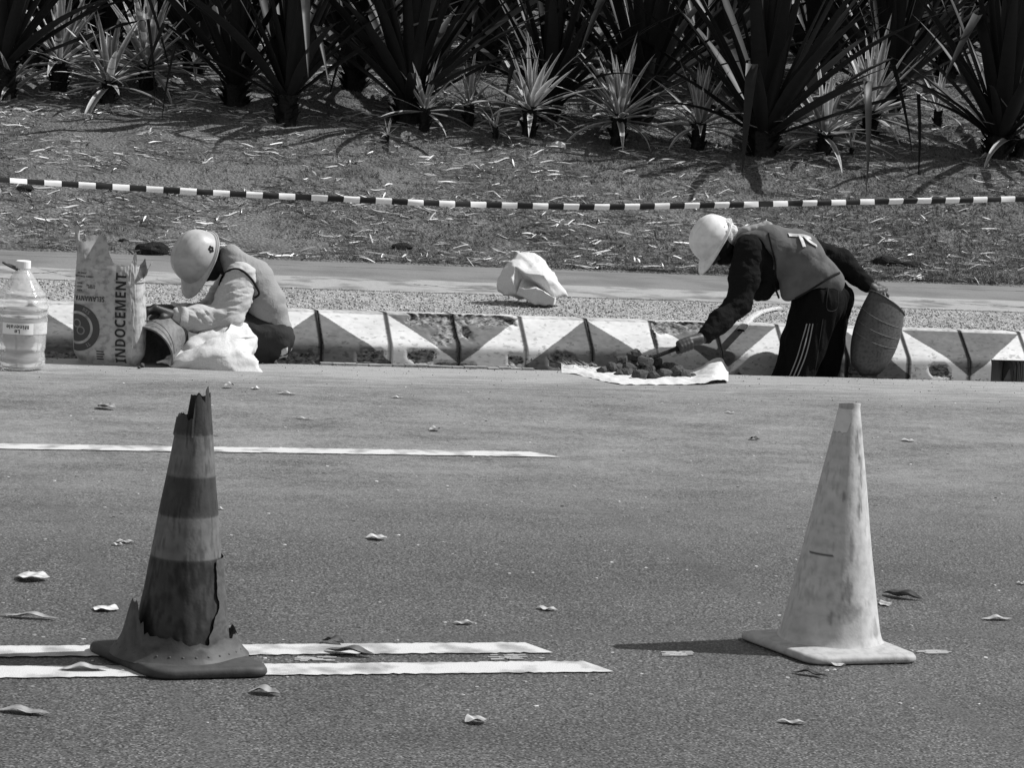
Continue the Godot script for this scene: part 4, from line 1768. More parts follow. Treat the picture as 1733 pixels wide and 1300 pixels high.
func make_crouching_person() -> void:
	var z := -13.34
	var o := thing("person", Vector3(zp(450, 612, z).x, -0.1, z), "person in a pale vest and shirt crouching at the kerb in a grey hard hat", "person")
	var fwd := Vector3(-0.37, -0.93, 0.12).normalized()
	var up := (Vector3(-0.86, 0.36, 0.42) - fwd * Vector3(-0.86, 0.36, 0.42).dot(fwd)).normalized()
	var head := zp(345, 434, z + 0.02)
	var sh_n := zp(408, 470, z + 0.17)
	var sh_f := zp(398, 468, z - 0.15)
	var el_n := zp(384, 538, z + 0.22)
	var wr_n := zp(300, 537, z + 0.25)
	var el_f := zp(352, 535, z - 0.14)
	var wr_f := zp(285, 525, z + 0.02)
	var hip_n := zp(462, 572, z + 0.1)
	var hip_f := zp(462, 572, z - 0.1)
	var kn_n := zp(378, 545, z + 0.15)
	var kn_f := zp(375, 535, z - 0.16)
	var an_n := Vector3(zp(436, 620, z).x, -0.02, z + 0.1)
	var an_f := Vector3(zp(432, 620, z).x, -0.02, z - 0.1)
	# body: one continuous skin
	var f := Field.new(0.03)
	for e in [-1.0, 1.0]:
		f.chain([zp(460, 566, z + 0.07 * e), zp(446, 508, z + 0.06 * e), zp(415, 468, z + 0.08 * e)], [0.105, 0.1, 0.09])
	f.cap(zp(402, 455, z), zp(362, 440, z + 0.01), 0.06, 0.055)
	for q in [[sh_n, el_n, wr_n], [sh_f, el_f, wr_f]]:
		f.chain(q, [0.058, 0.045, 0.03])
	for q in [[hip_n, kn_n, an_n], [hip_f, kn_f, an_f]]:
		f.chain(q, [0.085, 0.06, 0.04])
	for q in [an_n, an_f]:
		f.chain([q - Vector3(-0.03, 0.03, 0), q + Vector3(-0.17, -0.045, 0)], [0.038, 0.03])
	var s := Shape.new()
	f.into(s, 0.014)
	var hf := Field.new(0.014)
	head_field(hf, head, up, fwd)
	hf.cap(zp(385, 446, z), zp(360, 438, z + 0.01), 0.055, 0.052)
	hf.into(s, 0.006)
	# hands grip the lip of the bucket
	var nf := Field.new(0.008)
	var fing := []
	for i in 4:
		var dz := 0.035 - i * 0.024
		fing.append([zp(264 - i, 521 + i * 2, z + 0.25 + dz), zp(251 - i, 526 + i * 2, z + 0.26 + dz), zp(246 - i, 540 + i, z + 0.255 + dz), zp(250, 550 + i, z + 0.24 + dz)])
	hand_field(nf, zp(295, 535, z + 0.25), fing, [zp(276, 537, z + 0.29), zp(266, 546, z + 0.295), zp(258, 553, z + 0.28)])
	nf.cap(wr_n, zp(295, 535, z + 0.25), 0.03, 0.028)
	nf.into(s, 0.0045)
	nf = Field.new(0.008)
	fing = []
	for i in 4:
		fing.append([zp(262, 520, z + 0.08 - i * 0.022), zp(250, 522, z + 0.08 - i * 0.022), zp(244, 534, z + 0.08 - i * 0.022)])
	hand_field(nf, wr_f, fing, [zp(272, 528, z + 0.1), zp(262, 534, z + 0.11), zp(255, 540, z + 0.11)])
	nf.into(s, 0.006)
	part("body", s, M.skin, o)

	# shirt
	var sf := Field.new(0.035)
	sf.noise = fold_noise
	sf.folds = [[0.0048, Vector3(11, 27, 6), true]]
	for e in [-1.0, 1.0]:
		sf.chain([zp(466, 560, z + 0.08 * e), zp(446, 508, z + 0.08 * e), zp(413, 468, z + 0.09 * e)], [0.085, 0.09, 0.085])
	sf.chain([sh_n, sh_n.lerp(el_n, 0.5), el_n, zp(340, 541, z + 0.235), zp(305, 539, z + 0.25)], [0.082, 0.086, 0.08, 0.066, 0.056])
	sf.chain([sh_f, el_f, wr_f.lerp(el_f, 0.2)], [0.075, 0.065, 0.045])
	crease(sf, [[380, 486, 406, 477], [378, 496, 420, 486], [376, 507, 418, 501], [375, 519, 412, 513], [371, 530, 402, 523], [362, 549, 392, 531], [314, 528, 330, 548], [328, 525, 350, 549], [345, 524, 364, 546], [352, 556, 380, 545], [395, 494, 425, 498]], 0.0065)
	part("shirt", solid(sf, 0.0062), M.light_shirt, o)
	var cuff := Shape.new()
	var cd := (zp(305, 539, z + 0.25) - zp(340, 541, z + 0.235)).normalized()
	var cp := zp(304, 539, z + 0.25)
	cuff.tube([cp - cd * 0.035, cp - cd * 0.03, cp + cd * 0.01, cp + cd * 0.012, cp - cd * 0.02], [0.056, 0.0605, 0.063, 0.059, 0.053], 24, false)
	part("cuff", cuff, M.light_shirt, o)
	# shirt tail hanging out below the vest
	var tf := Field.new(0.02)
	tf.noise = fold_noise
	tf.folds = [[0.008, Vector3(22, 8, 20), true]]
	tf.chain([zp(470, 570, z + 0.13), zp(474, 586, z + 0.15), zp(478, 600, z + 0.13)], [0.045, 0.045, 0.02])
	tf.chain([zp(480, 566, z + 0.0), zp(484, 588, z + 0.0)], [0.045, 0.035])
	part("shirt_tail", solid(tf, 0.008), M.pale_cloth, o)
	# vest
	var vf := Field.new(0.04)
	vf.noise = fold_noise
	vf.folds = [[0.004, Vector3(5, 13, 4), true]]
	for e in [-1.0, 1.0]:
		vf.chain([zp(465, 555, z + 0.09 * e), zp(447, 512, z + 0.1 * e), zp(427, 474, z + 0.1 * e), zp(404, 453, z + 0.09 * e)], [0.084, 0.102, 0.104, 0.08])
	vf.cap(zp(390, 432, z + 0.06), zp(390, 432, z - 0.06), 0.056, 0.056)
	vf.cap(zp(470, 558, z + 0.11), zp(474, 572, z + 0.13), 0.06, 0.03)
	crease(vf, [[440, 480, 462, 506], [448, 520, 474, 536], [430, 506, 456, 499], [452, 545, 476, 549], [404, 432, 424, 446], [446, 560, 470, 540]], 0.005)
	vf.hole(sh_n + Vector3(-0.03, 0.01, 0.06), el_n + Vector3(0, 0, 0.02), 0.092)
	part("vest", solid(vf, 0.009), M.light_vest, o)
	var ts := Shape.new()
	var both := Field.new(0.03)
	both.a = vf.a + sf.a
	both.d = vf.d + sf.d
	both.inv = vf.inv + sf.inv
	both.ra = vf.ra + sf.ra
	both.rd = vf.rd + sf.rd
	both.all = PackedInt32Array(range(both.a.size()))
	ts.tube(along(both, [[372, 482], [378, 466], [392, 456], [408, 457], [424, 470], [434, 485], [439, 498], [428, 506]], 40, 0.002), [0.006], 6)
	part("armhole_trim", ts, M.trim, o)
	ts = Shape.new()
	ts.tube(along(vf, [[456, 553], [466, 565], [480, 571]], 24, 0.003), [0.004], 6)
	part("hem_trim", ts, M.trim, o)
	# trousers
	var pf := Field.new(0.03)
	pf.noise = fold_noise
	pf.folds = [[0.005, Vector3(9, 14, 8), true]]
	for q in [[hip_n, kn_n, an_n], [hip_f, kn_f, an_f]]:
		pf.chain(q, [0.105, 0.078, 0.062])
	pf.cap(hip_n, hip_f, 0.105, 0.105)
	part("trousers", solid(pf, 0.01), M.jeans, o)
	var hc := zp(338, 437, z + 0.02)
	var hat := hard_hat(o, hc, up, fwd, M.helmet_grey)
	# dark round sticker beside the ear: five petals
	var st := Shape.new()
	for k in 5:
		var a := TAU * k / 5.0
		st.grid(8, 1, func(u, v):
			var ang: float = u * TAU
			var q := Vector2(cos(a) * 0.011 + cos(ang) * 0.008 * v, sin(a) * 0.011 + sin(ang) * 0.008 * v)
			# Basis columns: side, up, fwd; the camera looks at the +z world side
			var y := 0.03 + q.y
			var zz := -0.055 + q.x
			var e := asin(clampf(pow(y / 0.148, 1.0 / 0.9), 0.0, 1.0))
			var rad := pow(cos(e), 0.75)
			var cs := sqrt(maxf(0.0, 1.0 - pow(zz / (0.143 * rad), 2.0)))
			var sg := 1.0 if up.cross(fwd).z > 0.0 else -1.0
			return Vector3(sg * (cs * 0.118 * rad + 0.0015), y, zz))
	put("sticker", st.mesh(), M.trim, hat)

	# bucket lying tipped under the hands
	var bo := thing("bucket", zp(272, 600, z + 0.22), "grey bucket tipped over between the crouching person and the cement bag", "bucket")
	var axis := (zp(238, 604, z + 0.44) - zp(292, 556, z + 0.2)).normalized()
	var base := zp(290, 562, z + 0.2)
	bucket(bo, base, axis, 0.24, 0.105, 0.135, M.bucket_grey)


func bucket(bo: Node3D, base: Vector3, axis: Vector3, length: float, r0: float, r1: float, m: Material) -> void:
	var sx := axis.cross(Vector3.UP).normalized()
	var b := Basis(sx, axis, sx.cross(axis))
	var at := Transform3D(b, base - bo.position)
	var s := Shape.new()
	var prof := [[0.0, 0.004], [r0 * 0.9, 0.0], [r0, 0.008], [r1, length - 0.012], [r1 + 0.007, length - 0.01], [r1 + 0.008, length], [r1 - 0.001, length + 0.001], [r1 - 0.003, length - 0.006], [r0 - 0.004, 0.012], [0.0, 0.01]]
	s.grid(48, 54, func(u, v):
		var f: float = v * (prof.size() - 1)
		var i := mini(int(f), prof.size() - 2)
		var t: float = f - i
		var r := lerpf(prof[i][0], prof[i + 1][0], t)
		return Vector3(cos(u * TAU) * r, lerpf(prof[i][1], prof[i + 1][1], t), sin(u * TAU) * r))
	put("shell", s.mesh(), m, bo, at)
	s = Shape.new()
	var pts := []
	for i in 25:
		var a := PI * i / 24.0
		pts.append(Vector3(cos(a) * (r1 + 0.008), length - 0.015 - sin(a) * 0.05, sin(a) * (r1 + 0.012)))
	s.tube(pts, [0.0025], 6)
	put("handle", s.mesh(), M.steel, bo, at)


func make_bending_person() -> void:
	var z := -13.38
	var o := thing("person", Vector3(zp(1375, 640, z).x, -0.52, z), "person in dark clothes and a white hard hat bending over the rubble", "person")
	var up := Vector3(-0.88, 0.47, 0.0).normalized()
	var fwd := Vector3(-0.47, -0.88, 0.0).normalized()
	var head := zp(1216, 408, z)
	var sh_n := zp(1268, 425, z + 0.16)
	var el_n := zp(1250, 513, z + 0.22)
	var wr_n := zp(1190, 572, z + 0.33)
	var sh_f := zp(1330, 408, z - 0.14)
	var el_f := zp(1424, 444, z - 0.1)
	var wr_f := zp(1470, 486, z + 0.02)
	var hip_n := zp(1384, 512, z + 0.09)
	var hip_f := zp(1402, 508, z - 0.1)
	var kn_n := zp(1337, 655, z + 0.1)
	var kn_f := zp(1382, 652, z - 0.08)
	var an_n := Vector3(zp(1350, 640, z).x, -0.42, z + 0.09)
	var an_f := Vector3(zp(1405, 640, z).x, -0.42, z - 0.1)
	var f := Field.new(0.03)
	for e in [-1.0, 1.0]:
		f.chain([zp(1394, 492, z + 0.06 * e), zp(1345, 445, z + 0.06 * e), zp(1292, 428, z + 0.08 * e)], [0.1, 0.1, 0.09])
	f.cap(zp(1275, 418, z), zp(1236, 414, z), 0.06, 0.055)
	for q in [[sh_n, el_n, wr_n], [sh_f, el_f, wr_f]]:
		f.chain(q, [0.056, 0.045, 0.03])
	for q in [[hip_n, kn_n, an_n], [hip_f, kn_f, an_f]]:
		f.chain(q, [0.09, 0.06, 0.045])
	for q in [an_n, an_f]:
		f.chain([q - Vector3(-0.03, 0.05, 0), q + Vector3(-0.17, -0.065, 0)], [0.04, 0.034])
	var s := Shape.new()
	f.into(s, 0.014)
	var hf := Field.new(0.014)
	head_field(hf, head, up, fwd)
	hf.cap(zp(1255, 416, z), zp(1230, 413, z), 0.056, 0.052)
	hf.into(s, 0.006)
	# near hand closed round the tool handle
	var g0 := zp(1172, 580, z + 0.36)
	var g1 := zp(1100, 607, z + 0.4)
	var ax := (g1 - g0).normalized()
	var down := (Vector3.DOWN - ax * Vector3.DOWN.dot(ax)).normalized()
	var outw := ax.cross(down).normalized()
	if outw.z < 0.0:
		outw = -outw
	var nf := Field.new(0.011)
	var fing := []
	var wrist := zp(1182, 574, z + 0.345)
	for i in 4:
		var c := g0 + ax * (0.088 - i * 0.021)
		fing.append([c - down * 0.026 + outw * 0.014, c - down * 0.008 + outw * 0.031, c + down * 0.018 + outw * 0.022, c + down * 0.024 - outw * 0.006])
	hand_field(nf, wrist, fing, [g0 + ax * 0.055 - outw * 0.026 - down * 0.016, g0 + ax * 0.085 - outw * 0.024 + down * 0.006, g0 + ax * 0.1 - outw * 0.002 + down * 0.022], 0.026)
	nf.cap(wr_n, wrist, 0.03, 0.026)
	nf.into(s, 0.0045)
	# far hand spread over the rim of the upright bucket
	nf = Field.new(0.007)
	var zh := z + 0.05
	fing = [
		[zp(1483, 493, zh + 0.03), zp(1481, 502, zh + 0.05), zp(1475, 515, zh + 0.055)], [zp(1489, 493, zh + 0.012), zp(1490, 506, zh + 0.045), zp(1489, 526, zh + 0.055)],
		[zp(1494, 492, zh - 0.01), zp(1497, 505, zh + 0.03), zp(1498, 528, zh + 0.045)], [zp(1497, 490, zh - 0.03), zp(1501, 500, zh + 0.0), zp(1501, 513, zh + 0.02)]]
	hand_field(nf, zp(1474, 487, z + 0.03), fing, [zp(1482, 482, zh - 0.02), zp(1492, 487, zh - 0.04), zp(1497, 496, zh - 0.045)], 0.027)
	nf.cap(wr_f, zp(1474, 487, z + 0.03), 0.03, 0.027)
	nf.into(s, 0.0045)
	part("body", s, M.skin, o)

	# dark long sleeved shirt
	var sf := Field.new(0.035)
	sf.noise = fold_noise
	sf.folds = [[0.005, Vector3(10, 16, 8), true], [0.002, Vector3(18, 26, 16), true]]
	for e in [-1.0, 1.0]:
		sf.chain([zp(1390, 488, z + 0.07 * e), zp(1345, 445, z + 0.08 * e), zp(1288, 430, z + 0.08 * e)], [0.115, 0.13, 0.11])
	sf.cap(zp(1300, 470, z + 0.03), zp(1287, 488, z + 0.04), 0.09, 0.07)
	sf.chain([sh_n, sh_n.lerp(el_n, 0.5), el_n, wr_n.lerp(el_n, 0.45), wr_n.lerp(el_n, 0.08)], [0.086, 0.08, 0.066, 0.058, 0.046])
	sf.chain([sh_f, el_f, wr_f.lerp(el_f, 0.12)], [0.08, 0.066, 0.046])
	crease(sf, [[1240, 470, 1262, 462], [1238, 490, 1262, 484], [1236, 514, 1258, 500], [1224, 536, 1246, 520], [1210, 549, 1229, 540], [1398, 425, 1412, 440], [1420, 452, 1434, 446]], 0.007)
	part("shirt", solid(sf, 0.0085), M.dark_shirt, o)
	# vest
	var vf := Field.new(0.05)
	vf.noise = fold_noise
	vf.folds = [[0.005, Vector3(5, 8, 5), true]]
	for e in [-1.0, 1.0]:
		vf.chain([zp(1262, 412, z + 0.1 * e), zp(1300, 418, z + 0.12 * e), zp(1345, 432, z + 0.12 * e), zp(1398, 478, z + 0.1 * e)], [0.062, 0.112, 0.132, 0.098])
		vf.cap(zp(1338, 450, z + 0.14 * e), zp(1330, 500, z + 0.16 * e), 0.085, 0.03)
		vf.cap(zp(1370, 465, z + 0.13 * e), zp(1345, 490, z + 0.15 * e), 0.08, 0.05)
	vf.hole(zp(1262, 430, z + 0.19), zp(1272, 520, z + 0.24), 0.112)
	vf.hole(zp(1285, 450, z + 0.22), zp(1290, 520, z + 0.22), 0.1)
	crease(vf, [[1336, 405, 1350, 426], [1324, 420, 1340, 452], [1370, 430, 1402, 452], [1350, 472, 1388, 455], [1320, 470, 1335, 496], [1390, 440, 1416, 458]], 0.006)
	part("vest", solid(vf, 0.0085), M.dark_vest, o)
	# light tape crossing on the back of the vest
	for q in [[[1334, 397], [1346, 398], [1360, 399], [1372, 403]], [[1353, 398], [1357, 407], [1361, 418]], [[1360, 398], [1370, 408], [1382, 416]]]:
		var rs := Shape.new()
		var pts := along(vf, q, 10, 0.005)
		ribbon(rs, pts, 0.024, Vector3(0.15, 0.75, 0.6).normalized())
		part("reflective_tape", rs, M.reflective, o)
	# hem band of the vest and the dark collar fold
	var ts := Shape.new()
	ts.tube(along(vf, [[1300, 395], [1306, 420], [1312, 450], [1310, 480], [1318, 505]], 30, 0.002), [0.006], 6)
	part("armhole_trim", ts, M.trim, o)
	ts = Shape.new()
	ts.tube(along(vf, [[1345, 505], [1380, 485], [1406, 468], [1420, 462]], 24, 0.001), [0.007], 6)
	part("hem_trim", ts, M.trim, o)
	var kf := Field.new(0.015)
	kf.noise = fold_noise
	kf.folds = [[0.004, Vector3(18, 18, 18), true]]
	for e in [-1.0, 1.0]:
		kf.chain([zp(1240, 402, z + 0.05 * e), zp(1262, 392, z + 0.09 * e), zp(1298, 384, z + 0.1 * e)], [0.022, 0.026, 0.03])
	kf.cap(zp(1296, 383, z - 0.06), zp(1296, 383, z + 0.06), 0.028, 0.028)
	part("shoulder_yoke", solid(kf, 0.007), M.light_vest, o)
	# cloth worn under the hat: pale at the back, dark over cheek and neck
	var df := Field.new(0.02)
	df.noise = fold_noise
	df.folds = [[0.005, Vector3(18, 10, 18), true]]
	for e in [-1.0, 1.0]:
		df.chain([zp(1219, 400, z + 0.055 * e), zp(1224, 418, z + 0.06 * e), zp(1232, 436, z + 0.05 * e)], [0.045, 0.045, 0.03])
		df.chain([zp(1232, 436, z + 0.05 * e), zp(1222, 440, z + 0.02 * e)], [0.03, 0.025])
	part("face_cloth", solid(df, 0.007), M.dark_shirt, o)
	var bf := Field.new(0.02)
	bf.noise = fold_noise
	bf.folds = [[0.006, Vector3(18, 14, 18), true]]
	for e in [-1.0, 1.0]:
		bf.chain([zp(1226, 384, z + 0.03 * e), zp(1234, 394, z + 0.045 * e), zp(1242, 406, z + 0.05 * e)], [0.045, 0.045, 0.03])
		bf.chain([zp(1221, 388, z + 0.07 * e), zp(1231, 400, z + 0.08 * e), zp(1236, 410, z + 0.08 * e)], [0.024, 0.024, 0.016])
	part("neck_cloth", solid(bf, 0.007), M.pale_cloth, o)
	# trousers
	var pf := Field.new(0.03)
	pf.noise = fold_noise
	pf.folds = [[0.01, Vector3(13, 3, 10), true]]
	pf.chain([hip_n, hip_n.lerp(kn_n, 0.5), kn_n, an_n], [0.135, 0.122, 0.11, 0.085])
	pf.chain([hip_f, hip_f.lerp(kn_f, 0.5), kn_f, an_f], [0.13, 0.122, 0.112, 0.09])
	pf.cap(hip_n, hip_f, 0.13, 0.13)
	part("trousers", solid(pf, 0.01), M.dark_trousers, o)
	for k in 3:
		var dx := k * 6.5
		var rs := Shape.new()
		ribbon(rs, along(pf, [[1365 + dx * 0.8, 548], [1356 + dx, 580], [1346 + dx * 1.05, 612], [1326 + dx, 660]], 22, 0.004), 0.0085, Vector3(0.25, 0.05, 0.95).normalized())
		part("stripe", rs, M.stripe, o)
	for q in [[[1402, 485], [1399, 505], [1400, 525], [1416, 522], [1418, 484]], [[1392, 540], [1386, 580], [1378, 635]]]:
		var seam := Shape.new()
		seam.tube(along(pf, q, 26, 0.001), [0.0022], 5)
		part("seam", seam, M.jeans, o)
	hard_hat(o, zp(1210, 407, z), up, fwd, M.helmet_white).scale = Vector3.ONE * 0.94

	# the tool: handle into the rubble, steel head among the stones
	var tool := thing("hammer", g1, "dark hammer with its head among the stones held by the bending person", "hammer")
	s = Shape.new()
	s.tube([g0 - ax * 0.015, g0 + ax * 0.02, g0 + ax * 0.16, g1 + ax * 0.03], [0.011, 0.012, 0.0105, 0.0115], 10)
	part("handle", s, M.bark, tool)
	s = Shape.new()
	var hd := g1 + ax * 0.03
	var hx := ax.cross(Vector3.UP).normalized()
	s.tube([hd - hx * 0.06, hd - hx * 0.055, hd - hx * 0.015, hd + hx * 0.015, hd + hx * 0.05, hd + hx * 0.08], [0.018, 0.022, 0.018, 0.018, 0.02, 0.004], 10)
	part("head", s, M.steel, tool, false)

	# deep rubber bucket held by the rim
	var bb := zp(1460, 634, -13.24)
	var bo := thing("rubber_bucket", bb, "black ribbed rubber bucket held upright by the bending person", "bucket")
	var top := zp(1500, 514, -13.3)
	var bx := (top - bb).normalized()
	var sx := bx.cross(Vector3(0, 0, 1)).normalized()
	var b := Basis(sx, bx, sx.cross(bx))
	var ln := (top - bb).length()
	var wall := func(u: float, v: float, off: float) -> Vector3:
		var a := u * TAU
		var r := 0.138 * pow(sin(PI * (0.09 + 0.62 * pow(v, 0.8))), 0.7)
		if v < 0.08:
			r *= sqrt(v / 0.08) * 0.6 + 0.4
		r += off
		return Vector3(cos(a) * r, v * ln - 0.03 * (cos(a)) * v, sin(a) * r * 0.72)
	s = Shape.new()
	s.grid(56, 40, func(u, v): return wall.call(u, v, 0.0))
	s.grid(56, 20, func(u, v): return wall.call(u, 1.0 - v * 0.97, -0.006))
	s.grid(56, 3, func(u, v): return wall.call(u, 0.001, -0.138 * v * 0.5) * Vector3(1.0 - v, 1, 1.0 - v))
	var at := Transform3D(b, Vector3.ZERO)
	put("shell", s.mesh(), M.black_rubber, bo, at)
	s = Shape.new()
	var ring := []
	for i in 57:
		ring.append(wall.call(i / 56.0, 1.0, 0.0))
	s.tube(ring, [0.0065], 7, false)
	put("rim", s.mesh(), M.black_rubber, bo, at)
	for k in 3:
		s = Shape.new()
		ring = []
		for i in 57:
			var u := i / 56.0
			ring.append(wall.call(u, [0.52, 0.66, 0.82][k] + 0.1 * sin(u * TAU + 2.6) - 0.03 * absf(sin(u * TAU)), 0.0005))
		s.tube(ring, [0.0018], 6, false)
		put("rib", s.mesh(), M.bucket_rib, bo, at)


# ---------------------------------------------------------------- sacks and rubble
# cloth laid out by its corners and folds: [px, py, z], triangles; each triangle is divided and creased
func cloth(corners: Dictionary, tris: Array, z: float, div: int, amp: float) -> Shape:
	var pos := {}
	var nor := {}
	for k in corners:
		pos[k] = zp(corners[k][0], corners[k][1], z + corners[k][2])
		nor[k] = Vector3.ZERO
	for t in tris:
		var q := [t[0], t[1], t[2]]
		var n: Vector3 = (pos[q[2]] - pos[q[0]]).cross(pos[q[1]] - pos[q[0]])
		for k in q:
			nor[k] += n
	var s := Shape.new()
	for t in tris:
		var ids := {}
		for i in div + 1:
			for j in div + 1 - i:
				var a := 1.0 - (i + j) / float(div)
				var b := i / float(div)
				var c := j / float(div)
				var p: Vector3 = pos[t[0]] * a + pos[t[1]] * b + pos[t[2]] * c
				var n: Vector3 = (nor[t[0]].normalized() * a + nor[t[1]].normalized() * b + nor[t[2]].normalized() * c).normalized()
				var w := (0.4 - 1.4 * absf(fold_noise.get_noise_3dv(p * Vector3(7, 9, 7)))) + 0.4 * (0.4 - 1.4 * absf(fold_noise.get_noise_3dv(p * Vector3(19, 16, 18) + Vector3(9, 0, 0)))) + 0.12 * fold_noise.get_noise_3dv(p * 60.0)
				ids[Vector2i(i, j)] = s.vert(p + n * amp * w)
		for i in div:
			for j in div - i:
				s.tri(ids[Vector2i(i, j)], ids[Vector2i(i + 1, j)], ids[Vector2i(i, j + 1)])
				if i + j < div - 1:
					s.tri(ids[Vector2i(i + 1, j)], ids[Vector2i(i + 1, j + 1)], ids[Vector2i(i, j + 1)])
	return s


func make_sacks() -> void:
	# sack slumped in front of the crouching person
	var z := -12.98
	var o := thing("white_sack", gp(365, 628), "white woven sack slumped in front of the crouching person", "sack")
	var c := {"tie": [278, 611, 0.04], "fl": [290, 623, 0.08], "fm": [345, 628, 0.13], "fr": [400, 632, 0.17], "tip": [450, 637, 0.2], "rl": [436, 615, 0.13], "notch": [424, 602, 0.04],
		"cr1": [322, 592, 0.07], "cr2": [352, 576, 0.06], "cr3": [384, 560, 0.02], "low1": [326, 596, 0.03], "low2": [354, 580, 0.01], "low3": [386, 564, -0.02],
		"up1": [306, 590, -0.03], "up2": [320, 572, -0.05], "up3": [345, 559, -0.07], "up4": [372, 552, -0.09], "top": [398, 544, -0.12], "top2": [420, 548, -0.12], "right": [437, 572, -0.06], "right2": [432, 590, 0.0],
		"mid1": [330, 610, 0.13], "mid2": [375, 600, 0.15], "mid3": [405, 596, 0.12], "mid4": [400, 575, 0.05], "mid5": [420, 570, 0.0],
		"back1": [300, 600, -0.18], "back2": [370, 590, -0.22], "back3": [430, 600, -0.2], "bot1": [300, 622, -0.1], "bot2": [430, 630, -0.05]}
	var f := [["tie", "fl", "mid1"], ["tie", "mid1", "cr1"], ["fl", "fm", "mid1"], ["fm", "mid2", "mid1"], ["mid1", "mid2", "cr2"], ["mid1", "cr2", "cr1"], ["mid2", "cr3", "cr2"], ["mid2", "mid4", "cr3"], ["fm", "fr", "mid2"], ["fr", "mid3", "mid2"], ["fr", "tip", "rl"], ["fr", "rl", "mid3"], ["rl", "notch", "mid3"], ["mid2", "mid3", "mid4"], ["mid3", "notch", "right2"], ["mid3", "right2", "mid4"], ["mid4", "right2", "right"], ["mid4", "right", "mid5"], ["mid4", "mid5", "cr3"], ["cr3", "mid5", "top"], ["mid5", "top2", "top"], ["mid5", "right", "top2"],
		["cr1", "low1", "tie"], ["cr1", "cr2", "low1"], ["cr2", "low2", "low1"], ["cr2", "cr3", "low2"], ["cr3", "low3", "low2"], ["cr3", "top", "low3"],
		["tie", "low1", "up1"], ["low1", "up2", "up1"], ["low1", "low2", "up2"], ["low2", "up3", "up2"], ["low2", "low3", "up3"], ["low3", "up4", "up3"], ["low3", "top", "up4"],
		["up1", "up2", "back1"], ["up2", "up3", "back1"], ["up3", "back2", "back1"], ["up3", "up4", "back2"], ["up4", "top", "back2"], ["top", "top2", "back2"], ["top2", "back3", "back2"], ["top2", "right", "back3"], ["right", "right2", "back3"], ["right2", "notch", "back3"], ["notch", "rl", "back3"], ["tie", "up1", "back1"],
		["tie", "bot1", "fl"], ["fl", "bot1", "fm"], ["fm", "bot1", "bot2"], ["fm", "bot2", "fr"], ["fr", "bot2", "tip"], ["tip", "bot2", "rl"], ["rl", "bot2", "back3"], ["back3", "bot2", "bot1"], ["back3", "bot1", "back2"], ["back2", "bot1", "back1"], ["back1", "bot1", "tie"]]
	part("fabric", cloth(c, f, z, 7, 0.012), M.sack, o)
	var s := Shape.new()
	s.tube([zp(266, 614, z + 0.04), zp(274, 612, z + 0.045), zp(286, 612, z + 0.04)], [0.005, 0.007, 0.018], 8)
	part("twisted_corner", s, M.sack, o)
	# crumpled sack on the pavement
	z = -14.55
	o = thing("white_sack", gp(900, 505, 0.22), "crumpled white sack lying on the pebbled pavement strip", "sack")
	c = {"a": [839, 481, -0.02], "b": [850, 457, -0.04], "c": [866, 438, -0.06], "d": [876, 428, -0.09], "e": [905, 427, -0.09], "f": [923, 441, -0.05], "g": [943, 470, -0.02], "h": [962, 501, 0.02], "i": [940, 505, 0.08], "j": [937, 519, 0.13], "k": [906, 515, 0.15], "l": [874, 498, 0.08], "m": [856, 503, 0.05], "n": [843, 492, 0.02],
		"p": [866, 472, 0.11], "p2": [872, 452, 0.06], "q": [889, 463, 0.1], "q2": [884, 470, 0.03], "r": [878, 486, 0.11], "s": [912, 489, 0.17], "t": [938, 504, 0.16], "u1": [912, 479, 0.1], "u2": [905, 483, 0.02], "v": [897, 444, 0.02], "w": [922, 466, 0.12], "x": [908, 455, 0.07],
		"back": [900, 470, -0.26], "back2": [860, 480, -0.2], "under": [900, 508, -0.02], "under2": [945, 503, -0.1]}
	f = [["a", "b", "p"], ["b", "p2", "p"], ["b", "c", "p2"], ["c", "v", "p2"], ["p2", "v", "q"], ["p2", "q", "q2"], ["p2", "q2", "p"], ["p", "q2", "l"], ["p", "l", "m"], ["p", "m", "n"], ["p", "n", "a"], ["c", "d", "v"], ["d", "e", "v"], ["e", "f", "v"], ["v", "f", "x"], ["v", "x", "q"], ["x", "f", "w"], ["x", "w", "q"], ["f", "g", "w"], ["g", "h", "w"], ["h", "i", "w"], ["i", "u1", "w"], ["u1", "q", "w"],
		["q", "u1", "u2"], ["q", "u2", "q2"], ["u1", "i", "u2"], ["q2", "u2", "r"], ["q2", "r", "l"], ["r", "u2", "s"], ["u2", "i", "s"], ["s", "i", "t"], ["r", "s", "k"], ["r", "k", "l"], ["s", "j", "k"], ["s", "t", "j"], ["t", "i", "j"],
		["a", "back2", "b"], ["b", "back2", "c"], ["c", "back2", "back"], ["c", "back", "d"], ["d", "back", "e"], ["e", "back", "f"], ["f", "back", "g"], ["g", "back", "under2"], ["g", "under2", "h"], ["h", "under2", "i"], ["i", "under2", "j"], ["j", "under2", "under"], ["j", "under", "k"], ["k", "under", "l"], ["l", "under", "m"], ["m", "under", "n"], ["n", "under", "back2"], ["n", "back2", "a"], ["back2", "under", "back"], ["back", "under", "under2"]]
	part("fabric", cloth(c, f, z, 7, 0.012), M.sack, o)


